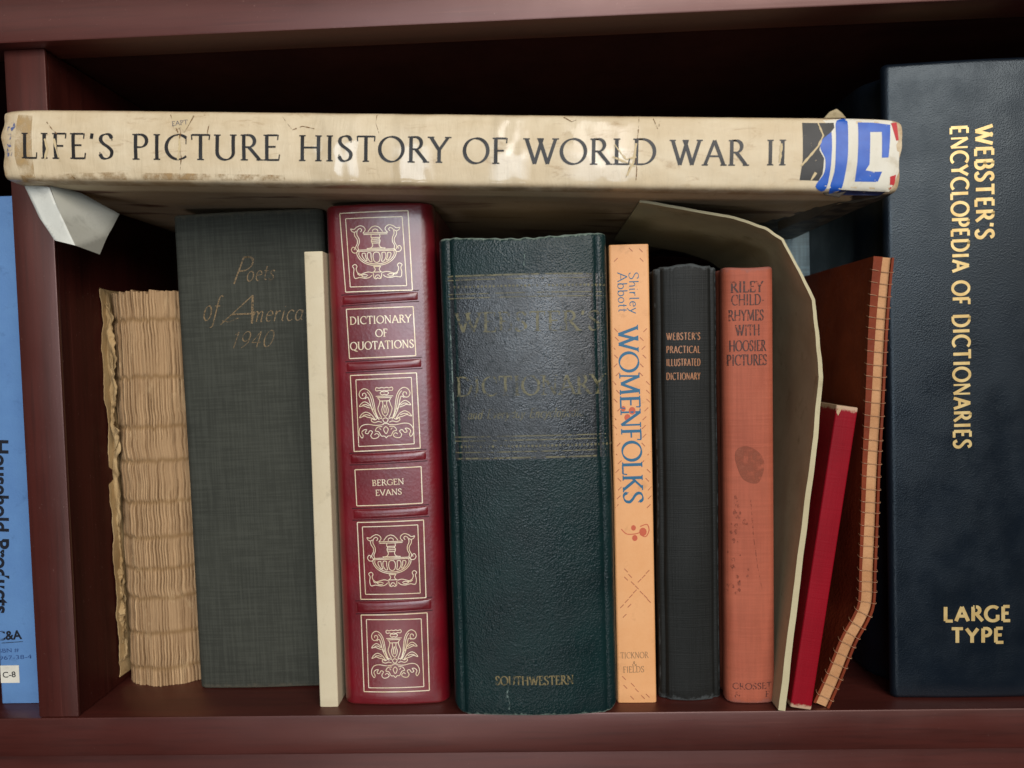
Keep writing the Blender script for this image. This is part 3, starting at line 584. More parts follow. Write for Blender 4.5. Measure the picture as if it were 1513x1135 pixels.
emblem(URN, 554, 334, 228, 1.0, 1.0, .055, 'urn_emblem'); emblem(ACA, 567.5, 572.5, 178, 1.0, 1.0, .045, 'leaf_emblem')
emblem(URN, 577, 790.5, 228, .965, .975, .05, 'urn_emblem'); emblem(ACA, 581.5, 931, 178, .88, .94, .04, 'leaf_emblem')
for (ya, yb, xl, xr) in ((434, 447, 510, 612), (533, 546, 516, 617), (669, 683, 522, 624), (751, 765, 526, 627), (888, 904, 531, 632)):
    V, F = [], []; nu, nv = 40, 14; a, b_ = B.uv((xl+xr)/2, ya)[1], B.uv((xl+xr)/2, yb)[1]; ua, ub = B.uv(xl, (ya+yb)/2)[0]-.002, B.uv(xr, (ya+yb)/2)[0]+.002
    for j in range(nv+1):
        for i in range(nu+1):
            t, q = i/nu, j/nv; u = ua+(ub-ua)*t; v = b_+(a-b_)*q+(t-.5)*.0010
            hgt = .00005+.0007*math.sin(math.pi*q)**.6*min(1, 8*t, 8*(1-t))**.5
            V.append((u, B.front(u)-hgt if 0 < q < 1 and 0 < t < 1 else B.front(u)+.0005, v))
    for j in range(nv):
        for i in range(nu): c = j*(nu+1)+i; F.append((c, c+1, c+nu+2, c+nu+1))
    rb = mesh_obj('raised_band', V, F, MAROON, B.root, attrs={'wear': [0.0]*len(V)})
    mk = Marks(B.S, .00004)
    for z in (a+.0005, b_-.0005): mk.line([(ua, z-.0005), (ub, z+.0005)], .00045)
    mk.build('tooled_line', m_ink('dark_tooling', rgb(62, 8, 16), .5), rb)

# ---- big green dictionary
B = Book('hardcover_book', 'thick dark green leathery book with black label panel and scuffed foot', 'book', (645, 352), (899, 345), (676, 1052), (910, 1046), 0.17, foot=(795, 1059), sd=0.005)
GREEN = m_leather('green_leatherette', rgb(16, 40, 40), rgb(11, 31, 32), .34, 1250, .00022, rgb(126, 140, 128), .3, (.58, .85), creases=.9)
rc = lambda q, y: .0045*max(0, (abs(q)-B.w/2+.006)/.006)**2*(1 if y < .02 else 0)
B.cover(GREEN, .0030, .0040, (.013, .0016, .0028), .0028, .0014, ridge=(.87, .0009, .022), top=lambda q, y: -.0007*math.cos(q*90)+.0006*mnoise.noise(Vector((q*300, 0, 0))), bot=rc, warp=.0003); B.pages()
def m_label():
    k = NT('black_gloss_label'); v = k.voronoi(1500); n2 = k.noise(800, 3)
    k.col(k.mix(k.ramp(k.noise(50, 4), .3, .7), rgb(18, 23, 27), rgb(25, 30, 34))); k.set(Roughness=k.ramp(k.noise(38, 4), .35, .65, .24, .46), Specular_IOR_Level=.55, Coat_Weight=.2, Coat_Roughness=.3)
    k.bump(k.math('ADD', k.math('MULTIPLY', v, .6), k.math('MULTIPLY', n2, .9)), .00015); k.fade(k.ramp(k.noise(300, 6, .8), .30, .48)); return k.m
V, F = [], []; nu, nv = 44, 20; p0, p1 = B.uv(660, 682), B.uv(896, 402)
for j in range(nv+1):
    for i in range(nu+1): V.append(B.S(-B.w*.462+B.w*.935*i/nu, p0[1]+(p1[1]-p0[1])*j/nv, .00003))
for j in range(nv):
    for i in range(nu): c = j*(nu+1)+i; F.append((c, c+1, c+nu+2, c+nu+1))
lab = mesh_obj('label_panel', V, F, m_label(), B.root)
DIM = m_ink('tarnished_gilt', rgb(112, 106, 76), .5, (.36, .56, .6), 0, 500, var=rgb(92, 88, 66))
for ys, yd in (((406, 412, 433, 439), 422), ((645, 651, 668, 677), 659)):
    mk = Marks(B.S, .0001)
    for y in ys: mk.line([B.uv(660+(y-400)*.045, y+2), B.uv(780, y-1), B.uv(896, y-3)], .00045 if y not in (406, 677) else .0007)
    for i in range(40):
        c = B.uv(664+(yd-400)*.045+i*5.85, yd+2-i*.11); mk.poly([(c[0]+.0006*math.cos(a), c[1]+.0006*math.sin(a)) for a in [k_*math.pi/3 for k_ in range(6)]])
    mk.build('gilt_border', DIM, lab)
mk = Marks(B.S, .0001); px_text(mk, B, "WEBSTER'S", 672, 491, 889, 487, 28, thick=.15, thin=.05); px_text(mk, B, 'DICTIONARY', 674, 586, 895, 581, 28, thick=.15, thin=.05); mk.build('title_lettering', DIM, lab)
mk = Marks(B.S, .0001); px_text(mk, B, 'and Everyday Encyclopedia', 690, 620, 862, 615, 14, thick=.13, thin=.06, slant=.3, serif=0); mk.build('subtitle_lettering', DIM, lab)
mk = Marks(B.S, .0001); px_text(mk, B, 'SOUTHWESTERN', 732, 1013, 848, 1011, 13, thick=.2, thin=.09, serif=.2); mk.build('publisher_lettering', m_ink('brassy_gilt', rgb(120, 106, 70), .5, (.34, .56, .5), 0, 700), B.root)
SCUFF = m_ink('pale_scuff', rgb(104, 120, 114), .7, (.40, .60, .4), 0, 500)
for pts in ([(776, 350), (774, 362), (775, 378), (774, 394)], [(751, 1015), (749, 1027), (753, 1038), (752, 1050)], [(748, 1030), (747, 1037)], [(663, 470), (668, 560), (671, 640), (676, 690)]):
    mk = Marks(B.S, .0001); mk.line([B.uv(*p) for p in pts], .0005, .0008, .7); mk.build('scuff_mark', SCUFF, B.root)

# ---- orange paperback
B = Book('paperback_book', 'pale orange paperback with blue sideways title and red berry sprigs', 'book', (899, 362), (959, 360), (913, 1040), (970, 1038), 0.14, foot=(942, 1039))
ORANGE = m_paper('orange_cover_card', rgb(232, 172, 118), rgb(226, 162, 106), .5, spec=.35)
B.cover(ORANGE, .0002, .0012, None, .0006, .0004, wear_edges=False); B.pages(.0006, y0=.001)
BLUE = m_ink('teal_blue_print', rgb(38, 98, 130), .5, (.2, .32, .3))
mk = Marks(B.S); px_text(mk, B, 'WOMENFOLKS', 913.5, 483, 922, 745, 28, thick=.16, thin=.06, serif=.24, track=.02)
px_text(mk, B, 'Shirley', 929, 402, 931, 464, 14, thick=.11, thin=.05, serif=0, track=.03); px_text(mk, B, 'Abbott', 912, 402, 914, 462, 14, thick=.11, thin=.05, serif=0, track=.03)
mk.build('title_lettering', BLUE, B.root)
REDP = m_ink('red_print', rgb(196, 92, 62), .55); PURP = m_ink('russet_dashes', rgb(176, 104, 72), .55, (.2, .4, .4))
def dots(mk, L_):
    for cx, cy, r_ in L_:
        c = B.uv(cx, cy); rr = r_*(B.Y+DIST)/FPX; mk.poly([(c[0]+rr*math.cos(a), c[1]+rr*1.15*math.sin(a)) for a in [k_*math.pi/6 for k_ in range(12)]])
mk = Marks(B.S); dots(mk, ((936, 780, 3.6), (938, 795, 4), (950, 786, 5.5)))
mk.ribbon([B.uv(*p) for p in catmull([(918, 782), (926, 789), (938, 789), (948, 786)], 6)], .0004)
mk.ribbon([B.uv(*p) for p in catmull([(946, 778), (956, 775), (959, 784), (954, 793), (946, 790)], 6)], .0004)
mk.build('berry_sprig', REDP, B.root)
mk = Marks(B.S); dots(mk, ((927, 617, 4.5), (934, 607, 5), (921, 604, 3.5))); mk.build('berry_sprig', REDP, B.root)
rd = random.Random(5)
dash = [(925, 843, 1), (931, 851, 1), (935, 862, 1), (941, 868, 1), (945, 858, -1), (951, 852, -1), (957, 845, -1), (948, 876, 1), (954, 882, 1), (938, 874, -1), (932, 881, -1), (926, 888, -1), (919, 896, -1), (930, 895, -1), (923, 910, -1), (959, 888, 1), (925, 855, 1)]
low = [(922, 1002, 1), (935, 1012, 1), (941, 1020, 1), (950, 1030, 1), (924, 1015, 1), (934, 1031, 1), (957, 1028, 1)]
mid_ = [(c_, y_, rd.choice((1, -1))) for y_ in range(488, 760, 13) for c_ in (905+(y_-480)*.02+rd.uniform(0, 8), 948+(y_-480)*.02+rd.uniform(-3, 8))]
for grp in ([(932, 369, 1), (947, 370, 1), (948, 384, 1), (910, 384, -1)], mid_, dash, low):
    mk = Marks(B.S)
    for cx, cy, sg in grp: mk.line([B.uv(cx-2.6, cy-2.6*sg), B.uv(cx+2.6, cy+2.6*sg)], .00035)
    mk.build('stitch_print', PURP, B.root)
mk = Marks(B.S); gk = dict(thick=.13, thin=.06, serif=.15)
px_text(mk, B, 'TICKNOR', 917, 973, 958, 972, 9, **gk); px_text(mk, B, '&', 934, 984, 941, 984, 7, **gk); px_text(mk, B, 'FIELDS', 921, 994, 952, 993, 9, **gk)
mk.build('publisher_lettering', m_ink('grey_print', rgb(150, 112, 78), .6), B.root)

# ---- black book
B = Book('hardcover_book', 'charcoal black cloth book with four short lines of small copper lettering', 'book', (963, 394), (1060, 388), (976, 1036), (1063, 1034), 0.13, foot=(1015, 1037), sd=0.004)
BLACK = m_cloth('charcoal_bookcloth', rgb(24, 25, 23), rgb(29, 30, 28), rough=.55, depth=.00015, weave=3200, slub=.12, wearcol=rgb(76, 80, 80), spec=.22)
B.cover(BLACK, .0030, .0024, ridge=(.80, .0012, .06), groove=(.011, .0022, .0022), t=.0024, end=.0013, top=lambda q, y: .0004*math.cos(q*330)+.0006*mnoise.noise(Vector((q*200, 1, 0)))-.001*(abs(q) > B.w*.4), warp=.0007); B.pages()
mk = Marks(B.S); ck = dict(thick=.2, thin=.11, serif=0, track=.12)
for t_, y in (("WEBSTER'S", 503), ('PRACTICAL', 522.5), ('ILLUSTRATED', 541.5), ('DICTIONARY', 562)): px_text(mk, B, t_, 985, y-.7, 1035, y-1.2, 10, **ck)
mk.build('title_lettering', m_ink('copper_foil', rgb(158, 106, 70), .45, (.28, .48, .3), .1, 900), B.root)

# ---- salmon red book
B = Book('hardcover_book', 'faded salmon red cloth book with black lettering and round brown stain', 'book', (1065, 395), (1142, 393), (1072, 1041), (1144, 1040), 0.12, foot=(1108, 1041), sd=0.004)
SALMON = m_cloth('salmon_bookcloth', rgb(168, 90, 66), rgb(154, 78, 56), rough=.65, depth=.00010, slub=.18, wearcol=rgb(150, 92, 80))
B.cover(SALMON, .0016, .0045, (.012, .0012, .0025), .002, .0013, top=lambda q, y: -.0004*math.cos(q*200)); B.pages()
mk = Marks(B.S); rk = dict(thick=.19, thin=.09, serif=.2)
for t_, x0, x1, y in (('RILEY', 1080, 1128, 432), ('CHILD-', 1081, 1130, 451), ('RHYMES', 1077, 1129, 474), ('WITH', 1087, 1123, 496), ('HOOSIER', 1078, 1132, 519), ('PICTURES', 1075, 1134, 540)): px_text(mk, B, t_, x0, y, x1, y-1, 15, **rk)
mk.build('title_lettering', m_ink('dull_black_print', rgb(72, 44, 38), .6, (.32, .56, .4), 0, 800), B.root)
mk = Marks(B.S); px_text(mk, B, 'GROSSET', 1083, 1019, 1141, 1018, 9, **rk); px_text(mk, B, '&', 1086, 1031, 1094, 1031, 8, **rk); px_text(mk, B, 'P', 1131, 1030, 1139, 1030, 8, **rk)
mk.build('publisher_lettering', m_ink('worn_black_print', rgb(92, 48, 40), .6, (.40, .55, .4), 0, 700), B.root)
mk = Marks(B.S, .00005); c = B.uv(1108, 687)
mk.poly([(c[0]+.0062*math.cos(a)*(1+.09*math.sin(3*a)), c[1]+.0085*math.sin(a)*(1+.07*math.cos(2*a))-.002*math.cos(a)) for a in [i*math.pi/24 for i in range(48)]])
mk.build('stain', m_ink('brown_stain', rgb(146, 78, 56), .7, (.24, .74, .3), 0, 300), B.root)
mk = Marks(B.S, .00005); rd = random.Random(11)
for i in range(46):
    px, py = 1080+rd.gauss(6, 8), rd.uniform(735, 880); c = B.uv(px, py); r_ = rd.uniform(.0003, .0013)
    if not 1074 < px < 1138: continue
    mk.poly([(c[0]+r_*rd.uniform(.5, 1)*math.cos(a), c[1]+r_*rd.uniform(.6, 1.6)*math.sin(a)) for a in [k_*math.pi/4 for k_ in range(8)]])
mk.line([B.uv(1109, 735), B.uv(1113, 790), B.uv(1120, 840), B.uv(1126, 870)], .0004, .002, .5)
mk.build('stain', m_ink('grey_stain', rgb(140, 72, 52), .7, (.42, .66, .5), 0, 500), B.root)

# ---- bent sheets seen edge on
def bent(name, path, y0, y1, th, mat, parent, taper=None, sub=8, ny=24, wob=0.0, off=0.0, crease=0.0):
    P = np.array(catmull(path, sub)) if sub > 0 else np.array([(a[0]+(b[0]-a[0])*i/6, a[1]+(b[1]-a[1])*i/6) for a, b in zip(path[:-1], path[1:]) for i in range(6)]+[path[-1]]); T = np.gradient(P, axis=0); T /= np.linalg.norm(T, axis=1)[:, None]; N = np.stack([T[:, 1], -T[:, 0]], 1)
    V, F = [], []; n = len(P)
    for j in range(ny+1):
        for i in range(n):
            tt = th if taper is None else taper(i/(n-1)); yy = y0+(y1-y0)*(j/ny)**1.6
            e = wob*mnoise.noise(Vector((i*.35, j*.15, th*999)))
            a, b = P[i]+N[i]*(off+tt/2+e), P[i]+N[i]*(off-tt/2+e); V.append((a[0], yy, a[1])); V.append((b[0], yy, b[1]))
    R = 2*n
    for j in range(ny):
        for i in range(n-1):
            a = j*R+2*i; F.append((a, a+2, a+R+2, a+R)); F.append((a+1, a+R+1, a+R+3, a+3))
        for i in (0, n-1): a = j*R+2*i; F.append((a, a+1, a+R+1, a+R))
    for j in (0, ny):
        for i in range(n-1): a = j*R+2*i; F.append((a, a+1, a+3, a+2))
    return mesh_obj(name, V, F, mat, parent, auto=40)
def xz(pts, y, o): return [(at(px, py, y)[0]-o[0], at(px, py, y)[2]-o[2]) for px, py in pts]
def seat(path, th):                       # lift a bent thing so its lowest edge rests on the shelf
    return [(x, z) for x, z in path]

# cream pamphlet bowed over to the left
o = atz(1158, 1052, FLOOR); o[2] = FLOOR; o[1] = min(o[1], 0.0)
t = thing('pamphlet', 'cream pamphlet bowed over to the left under the horizontal book', 'pamphlet', o)
path = xz([(1155, 1050), (1166, 960), (1178, 860), (1193, 740), (1205, 645), (1213, 558), (1208, 500), (1202, 443), (1181, 400), (1156, 354), (1130, 337), (1085, 322), (1010, 308), (945, 297)], o[1], o)
path = [(x, max(z, .0004)) for x, z in path]
CARD = m_paper('pamphlet_card', rgb(196, 184, 148), rgb(180, 166, 130), .65, rgb(150, 136, 100))
bent('cover', path, .0, .105, .0013, CARD, t, wob=.0003, sub=-1, taper=lambda s_: .0011+.0019*max(0, 1-s_*1.6))

# crimson thin book leaning right
B = Book('hardcover_book', 'thin crimson book leaning right behind the cream pamphlet, worn pale top corner', 'book', (1236, 600), (1270, 601), (1168, 1048), (1199, 1051), 0.09, foot=(1184, 1050))
CRIM = m_cloth('crimson_bookcloth', rgb(138, 8, 26), rgb(126, 6, 22), rough=.55, depth=.00008, slub=.1, wearcol=rgb(196, 170, 140), spec=.15)
B.cover(CRIM, .0002, .0008, None, .0012, .0005, wear_edges=False); B.pages(.0015, y0=.001)
mk = Marks(B.S, .0001); c = B.uv(1238, 603)
mk.poly([(c[0]-.0005, c[1]+.0012), (c[0]+.0022, c[1]+.001), (c[0]+.0014, c[1]-.0008), (c[0]+.0006, c[1]-.0032), (c[0]-.0002, c[1]-.002)]); mk.build('worn_corner', m_paper('bare_board', rgb(190, 164, 130), rgb(170, 140, 105)), B.root)

# brown leather laced notebook
o = atz(1215, 1047, FLOOR); o[2] = FLOOR
t = thing('notebook', 'bent brown leather notebook laced with cord along its tan edge', 'notebook', o)
path = xz([(1214, 1046), (1233, 1000), (1254, 948), (1272, 915), (1281, 890), (1283, 840), (1286, 768), (1289, 687), (1294, 600), (1299, 500), (1304, 430), (1309, 380)], o[1], o)
path = [(x, max(z, .0012)) for x, z in path]
BROWN = m_leather('brown_leather', rgb(128, 56, 30), rgb(108, 44, 24), .6, 500, .0002, None, .15)
TAN = m_leather('raw_tan_edge', rgb(200, 150, 106), rgb(176, 124, 82), .7, 900, .0002, None, .25)
wide = lambda s_: .0047+.0016*max(0, (s_-.6)/.4)**2+.001*max(0, .12-s_)/.12
bent('page_block', path, .0012, .092, .004, TAN, t, taper=wide)
bent('cover', path, .0, .093, .0016, BROWN, t, off=-.0032, taper=lambda s_: .0012+.0026*max(0, s_-.45)/.55); bent('cover', path, .0, .093, .0010, BROWN, t, off=.0030)
P = np.array(catmull(path, 12)); cum = np.concatenate([[0], np.cumsum(np.linalg.norm(np.diff(P, axis=0), axis=1))]); V, F = [], []
s_ = .004; rd = random.Random(2)
while s_ < cum[-1]-.003:
    x, z = np.interp(s_, cum, P[:, 0]), np.interp(s_, cum, P[:, 1]); x2, z2 = np.interp(s_+.001, cum, P[:, 0]), np.interp(s_+.001, cum, P[:, 1])
    tx, tz = (x2-x)/.001, (z2-z)/.001; l_ = math.hypot(tx, tz); tx, tz = tx/l_, tz/l_; n_ = (tz, -tx); le = .0032+(.0012+.0026*max(0, s_/cum[-1]-.45)/.55)/2; re_ = .0035
    loop = [(-le, .0024, .0010), (-le-.0002, .0014, .0007), (-le-.0001, -.0002, .0003), (-le*.6, -.0003, .0001), (-.001, .0007, -.0001), (.0015, .0007, -.0002), (re_*.8, .0, -.0003), (re_+.0003, -.0002, -.0001), (re_+.0006, .0014, .0003), (re_+.0001, .0035, .001)]
    C3 = catmull([(x+n_[0]*a+tx*c_, y_, z+n_[1]*a+tz*c_) for a, y_, c_ in loop], 3); b0 = len(V); r_ = .00014*rd.uniform(.85, 1.15)
    for i, p in enumerate(C3):
        d = Vector(C3[min(i+1, len(C3)-1)]-C3[max(i-1, 0)]).normalized(); u_ = d.orthogonal().normalized(); v_ = d.cross(u_)
        for k_ in range(6): q = u_*math.cos(k_*math.pi/3)*r_+v_*math.sin(k_*math.pi/3)*r_; V.append((p[0]+q.x, p[1]+q.y, p[2]+q.z))
    for i in range(len(C3)-1):
        for k_ in range(6): F.append((b0+i*6+k_, b0+i*6+(k_+1) % 6, b0+i*6+6+(k_+1) % 6, b0+i*6+6+k_))
    s_ += .0050*rd.uniform(.85, 1.15)
mesh_obj('lacing', V, F, m_ink('pale_lacing_cord', rgb(168, 124, 92), .4), t)

# pale blue book at the back
y = .10; p0 = at(1150, 330, y); p1 = at(1200, 330, y)
t = thing('hardcover_book', 'plain pale grey blue book standing far back behind pamphlet and notebook', 'book', ((p0[0]+p1[0])/2, y, FLOOR))
hw = (p1[0]-p0[0])/2; hh = at(1175, 318, y)[2]-FLOOR
PALE = m_cloth('pale_blue_bookcloth', rgb(170, 188, 190), rgb(156, 176, 180), rough=.7)
bm_obj('cover', box((-hw, 0, 0), (hw, .12, hh), .0015, 3), PALE, t)

# ---- large navy book
B = Book('hardcover_book', 'large navy blue padded book with gold sideways title, right end of row', 'book', (1309, 94), (1590, 76), (1319, 1032), (1600, 1030), 0.19, foot=(1430, 1034))
NAVY = m_leather('navy_leatherette', rgb(11, 19, 28), rgb(9, 16, 24), .36, 1700, .00010, None, .40, creases=.12, tint=(.78, .91, 1, 1))
B.cover(NAVY, .0016, .0030, (.0165, .0075, .0075), .003, .0022, wear_edges=False); B.pages(.006, y0=.006)
GOLD = m_ink('gold_foil', rgb(222, 194, 134), .40, None, .3, 800, var=rgb(206, 174, 112))
mk = Marks(B.S, .00012); k_ = (B.Y+DIST)/FPX
bk = dict(thick=.205, thin=.175, pen=0, serif=0, track=.09)
px_text(mk, B, "WEBSTER'S", 1441, 185, 1442, 354, 24, **bk); px_text(mk, B, 'ENCYCLOPEDIA OF DICTIONARIES', 1405, 186, 1410, 663, 23, **bk); mk.build('title_lettering', GOLD, B.root)
mk = Marks(B.S, .00012); bk['thick'], bk['thin'] = .25, .215; px_text(mk, B, 'LARGE', 1394, 918, 1494, 917, 21, **bk); px_text(mk, B, 'TYPE', 1405, 950, 1484, 949, 21, **bk); mk.build('type_lettering', GOLD, B.root)

# ================================================================== horizontal picture history on top
YL = -0.022
TL, TR, BL, BR = at(6, 162.5, YL+.003), at(1331, 175, YL+.003), at(12, 267, YL+.003), at(1324, 287, YL+.003)
cl, cr = (TL+BL)/2, (TR+BR)/2; L = math.hypot(cr[0]-cl[0], cr[2]-cl[2]); lean = -math.atan2(cr[2]-cl[2], cr[0]-cl[0])
TH = ((TL-BL)[2]+(TR-BR)[2])/2; mid = (cl+cr)/2; mid[1] = YL
LB = thing('hardcover_book', 'long cream jacketed book lying on its side across the standing books', 'book', mid, lean)
def luv(px, py):
    p = at(px, py, YL)-mid; c, s = math.cos(lean), math.sin(lean); return (p[0]*c-p[2]*s, p[0]*s+p[2]*c)
#print('LIFE underside vs red top:', mid[2]-TH/2, at(560, 294, .009)[2], 'TH', TH, 'L', L)
BUL = .0016
lfront = lambda v: BUL*(abs(v)/(TH/2))**2.2
def LS(u, v, h=0.0):
    r = .0022; e = max(0, abs(v)-(TH/2-r)); return (u, lfront(v)+(r-math.sqrt(max(r*r-e*e, 0)))-h, v)
# cross-section (v, y): round the bottom, spine, top
sec = []
for i in range(0, 41): v = -TH/2+.0002+(TH-.0004)*i/40; sec.append((v, LS(0, v)[1]))
dep = .20
under = [(-TH/2-.0004*math.sin(math.pi*min(1, q*3)), .0065+(dep-.0065)*q**1.7) for q in [i/26 for i in range(26, 0, -1)]]
over = [(TH/2, .0065+(dep-.0065)*q**1.7) for q in [i/26 for i in range(1, 27)]]
sec = under+sec+over; n = len(sec); V, F, Wv, Tp, ArShade, Ba = [], [], [], [], [], []; nx = 320
P = np.array(sec); T_ = np.gradient(P, axis=0); T_ /= np.linalg.norm(T_, axis=1)[:, None]; N = np.stack([-T_[:, 1], T_[:, 0]], 1)   # (v, y) normals
if N[n//2][1] < 0: N = -N
sp = lambda a, b, x, f: max(0, min(1, (x-a)/f, (b-x)/f))
for layer in (0, 1):
    for j in range(nx+1):
        u = -L/2+L*j/nx
        for i in range(n):
            v, y = P[i]+N[i]*(0 if layer == 0 else .0022); front = i in range(26, 67)
            end = min(u+L/2, L/2-u)
            w_ = .00028*mnoise.noise(Vector((u*60, v*40, 3)))+.00022*mnoise.noise(Vector((u*220, v*160, 5)))
            pinch = .0014*math.exp(-end/.004)
            uu = u+(.0011*mnoise.noise(Vector((v*170, j*0+u*20, 8))) if end < .002 else 0)
            y2 = y+w_ + (pinch if front else 0); v2 = v*(1-.05*math.exp(-end/.005)) + .5*w_
            V.append((uu, y2, v2)); Wv.append(max(math.exp(-end/.006), .9*math.exp(-abs(abs(v)-TH/2)/.0018)*(y < .008)))
            px_ = (u/L+.5)*1320+8
            Tp.append((max(sp(470, 560, px_, 25), sp(590, 660, px_, 20), .8*sp(735, 800, px_, 15), .6*sp(840, 960, px_, 30), .5*sp(0, 60, px_, 12))*(y < .006)))
            xw = mid[0]+uu; yw = YL+y; Ba.append(1.0 if (v < -TH/2+.0015 and xw > .128-.35*max(0, yw-.0)+.006*mnoise.noise(Vector((uu*50, y*110, 4))) and y > .0045) else 0.0)
            ArShade.append(1.0 if (v < -TH/2+.001 and y > .016) else 0)
K = n*(nx+1)
for j in range(nx):
    for i in range(n-1): a = j*n+i; F.append((a, a+1, a+n+1, a+n)); F.append((K+a, K+a+n, K+a+n+1, K+a+1))
    a = j*n; F.append((a, a+n, K+a+n, K+a)); a = j*n+n-1; F.append((a, K+a, K+a+n, a+n))
for j in (0, nx):
    for i in range(n-1): a = j*n+i; F.append((a, a+1, K+a+1, K+a))
JACK = m_jacket()
mesh_obj('jacket', V, F, JACK, LB, attrs={'wear': Wv, 'tape': Tp, 'art_shade': ArShade, 'bare': Ba}, auto=60)
bm_obj('page_block', box((-L/2+.004, .006, -TH/2+.0027), (L/2-.004, dep-.005, TH/2-.0027), .001), PAGES, LB)
LSl = lambda u, v, h=0.0: (u, LS(u, v, h)[1]-.0005+.00028*mnoise.noise(Vector((u*60, v*40, 3)))+.00022*mnoise.noise(Vector((u*220, v*160, 5)))+.00048+.0014*math.exp(-min(u+L/2, L/2-u)/.004), v)
class LBk: Y = YL; uv = staticmethod(luv)
JET = m_ink('black_jacket_print', rgb(30, 27, 26), .45, (.24, .33, .3), 0, 500)
mk = Marks(LSl, .00012); lk = dict(thick=.15, thin=.05, serif=.24, track=.1)
for t_, x0, x1, y0, y1 in (("LIFE'S", 31, 169, 233, 234.5), ('PICTURE', 195, 414, 235, 236.5), ('HISTORY', 441, 664, 237, 240), ('OF', 684, 750, 241, 241.5), ('WORLD', 775, 970, 242, 243), ('WAR', 991, 1103, 243.5, 244), ('II', 1131, 1163, 243.5, 243.5)):
    px_text(mk, LBk, t_, x0, y0, x1, y1, 36 if x0 < 900 else 35, **lk)
mk.build('title_lettering', JET, LB)
z8 = lambda pts: [luv(1140+X/5.673, 130+Y_/5.673) for X, Y_ in pts]
mk = Marks(LSl, .00005); mk.poly(z8([(440, 262), (640, 240), (1030, 262), (1085, 440), (1080, 700), (1010, 860), (600, 850), (380, 830), (430, 700), (400, 500), (500, 370)])); mk.build('white_panel', m_paper('white_jacket_print', rgb(228, 222, 206), rgb(216, 208, 188), .5, rgb(190, 176, 150)), LB)
mk = Marks(LSl, .00010); mk.poly(z8([(265, 285), (395, 288), (530, 285), (532, 330), (500, 370), (440, 420), (415, 455), (400, 520), (440, 590), (436, 660), (430, 720), (400, 775), (240, 770), (250, 690), (262, 600)])); mk.build('black_panel', m_ink('rubbed_black_print', rgb(48, 46, 44), .5, (.26, .36, .3), 0, 500), LB)
mk = Marks(LSl, .00012)
smooth_ring = lambda q: [tuple(p) for p in catmull(q+[q[0]], 4)[:-1]]
mk.poly(z8(smooth_ring([(505, 368), (506, 470), (503, 560), (490, 720), (460, 852), (378, 820), (440, 720), (452, 640), (445, 580), (410, 510), (415, 450), (450, 410)])))
mk.poly(z8(smooth_ring([(560, 262), (640, 250), (644, 400), (640, 560), (620, 720), (592, 850), (540, 885), (498, 840), (528, 700), (536, 560), (542, 400), (545, 300)])))
mk.build('blue_stripes', m_ink('solid_blue_print', rgb(34, 84, 176), .4, None, var=rgb(42, 94, 186)), LB)
mk = Marks(LSl, .00012)
mk.poly(z8([(732, 282), (850, 284), (1010, 300), (1000, 420), (982, 582), (925, 585), (930, 365), (830, 368), (826, 520), (822, 640), (790, 690), (860, 702), (930, 700), (896, 785), (704, 782), (720, 620), (728, 450)]))
mk.build('blue_emblem', m_ink('blue_jacket_print', rgb(34, 84, 176), .4, (.30, .36, .35), 0, 520, var=rgb(42, 94, 186)), LB)
mk = Marks(LSl, .00012); mk.poly(z8([(1018, 285), (1070, 275), (1078, 430), (1055, 438)])); mk.poly(z8([(1000, 740), (1055, 722), (1046, 800), (1008, 848)])); mk.build('red_corner', m_ink('red_jacket_print', rgb(190, 52, 56), .5, (.2, .3, .2)), LB)
mk = Marks(LSl, .00013); mk.poly(z8([(592, 846), (980, 862), (940, 884), (560, 880)])); mk.build('navy_edge', m_ink('navy_jacket_print', rgb(24, 30, 60), .5), LB)
mk = Marks(LSl, .00016)
CRACK = m_ink('brown_crack', rgb(128, 94, 58), .8, (.38, .56, .5), 0, 600)
for pts in ([(262, 180), (267, 195), (264, 213), (268, 232), (264, 262)], [(945, 171), (943, 196), (938, 226), (941, 250), (940, 266)], [(300, 168), (308, 184), (306, 198)], [(556, 168), (555, 182), (560, 197)], [(68, 180), (76, 190), (84, 198)], [(415, 170), (424, 182), (432, 192), (446, 186), (464, 190)],
            [(833, 172), (845, 179), (852, 176)], [(966, 174), (972, 190)], [(925, 262), (930, 248), (937, 240)], [(100, 257), (107, 262), (112, 266)], [(976, 175), (974, 186)], [(250, 168), (256, 182), (263, 196)], [(285, 170), (278, 184), (272, 196)]):
    mk = Marks(LSl, .00016); mk.line([luv(*p) for p in pts], .00028, .0012, .8); mk.build('crease', CRACK, LB)
mk = Marks(LSl, .00018)
TORN = m_ink('bare_jacket_paper', rgb(206, 184, 142), .7)
for pts in ([(1210, 181), (1217, 200), (1209, 216), (1199, 228), (1184, 245)], [(908, 214), (925, 236), (940, 232)], [(905, 232), (925, 240), (938, 246)], [(940, 212), (936, 240), (926, 260)], [(66, 205), (70, 220), (66, 235)], [(80, 205), (84, 226), (88, 238)], [(264, 200), (266, 216), (263, 236)], [(1155, 212), (1152, 240)], [(1206, 255), (1199, 266)]):
    mk = Marks(LSl, .00018); mk.line([luv(*p) for p in pts], .0007, .0012, .6); mk.build('paper_tear', TORN, LB)
mk = Marks(LSl, .00018); mk.poly([luv(*p) for p in ((251, 168), (284, 169), (279, 182), (272, 196), (266, 188), (259, 193), (254, 180))]); lp = mk.build('patch', m_paper('exposed_label_paper', rgb(214, 196, 160), rgb(200, 178, 140)), LB)
mk = Marks(LSl, .00022); px_text(mk, LBk, 'EAPT', 254, 186, 277, 183, 6.5, thick=.15, thin=.08, serif=.1); mk.build('patch_lettering', m_ink('grey_blue_print', rgb(104, 98, 104), .6), lp)

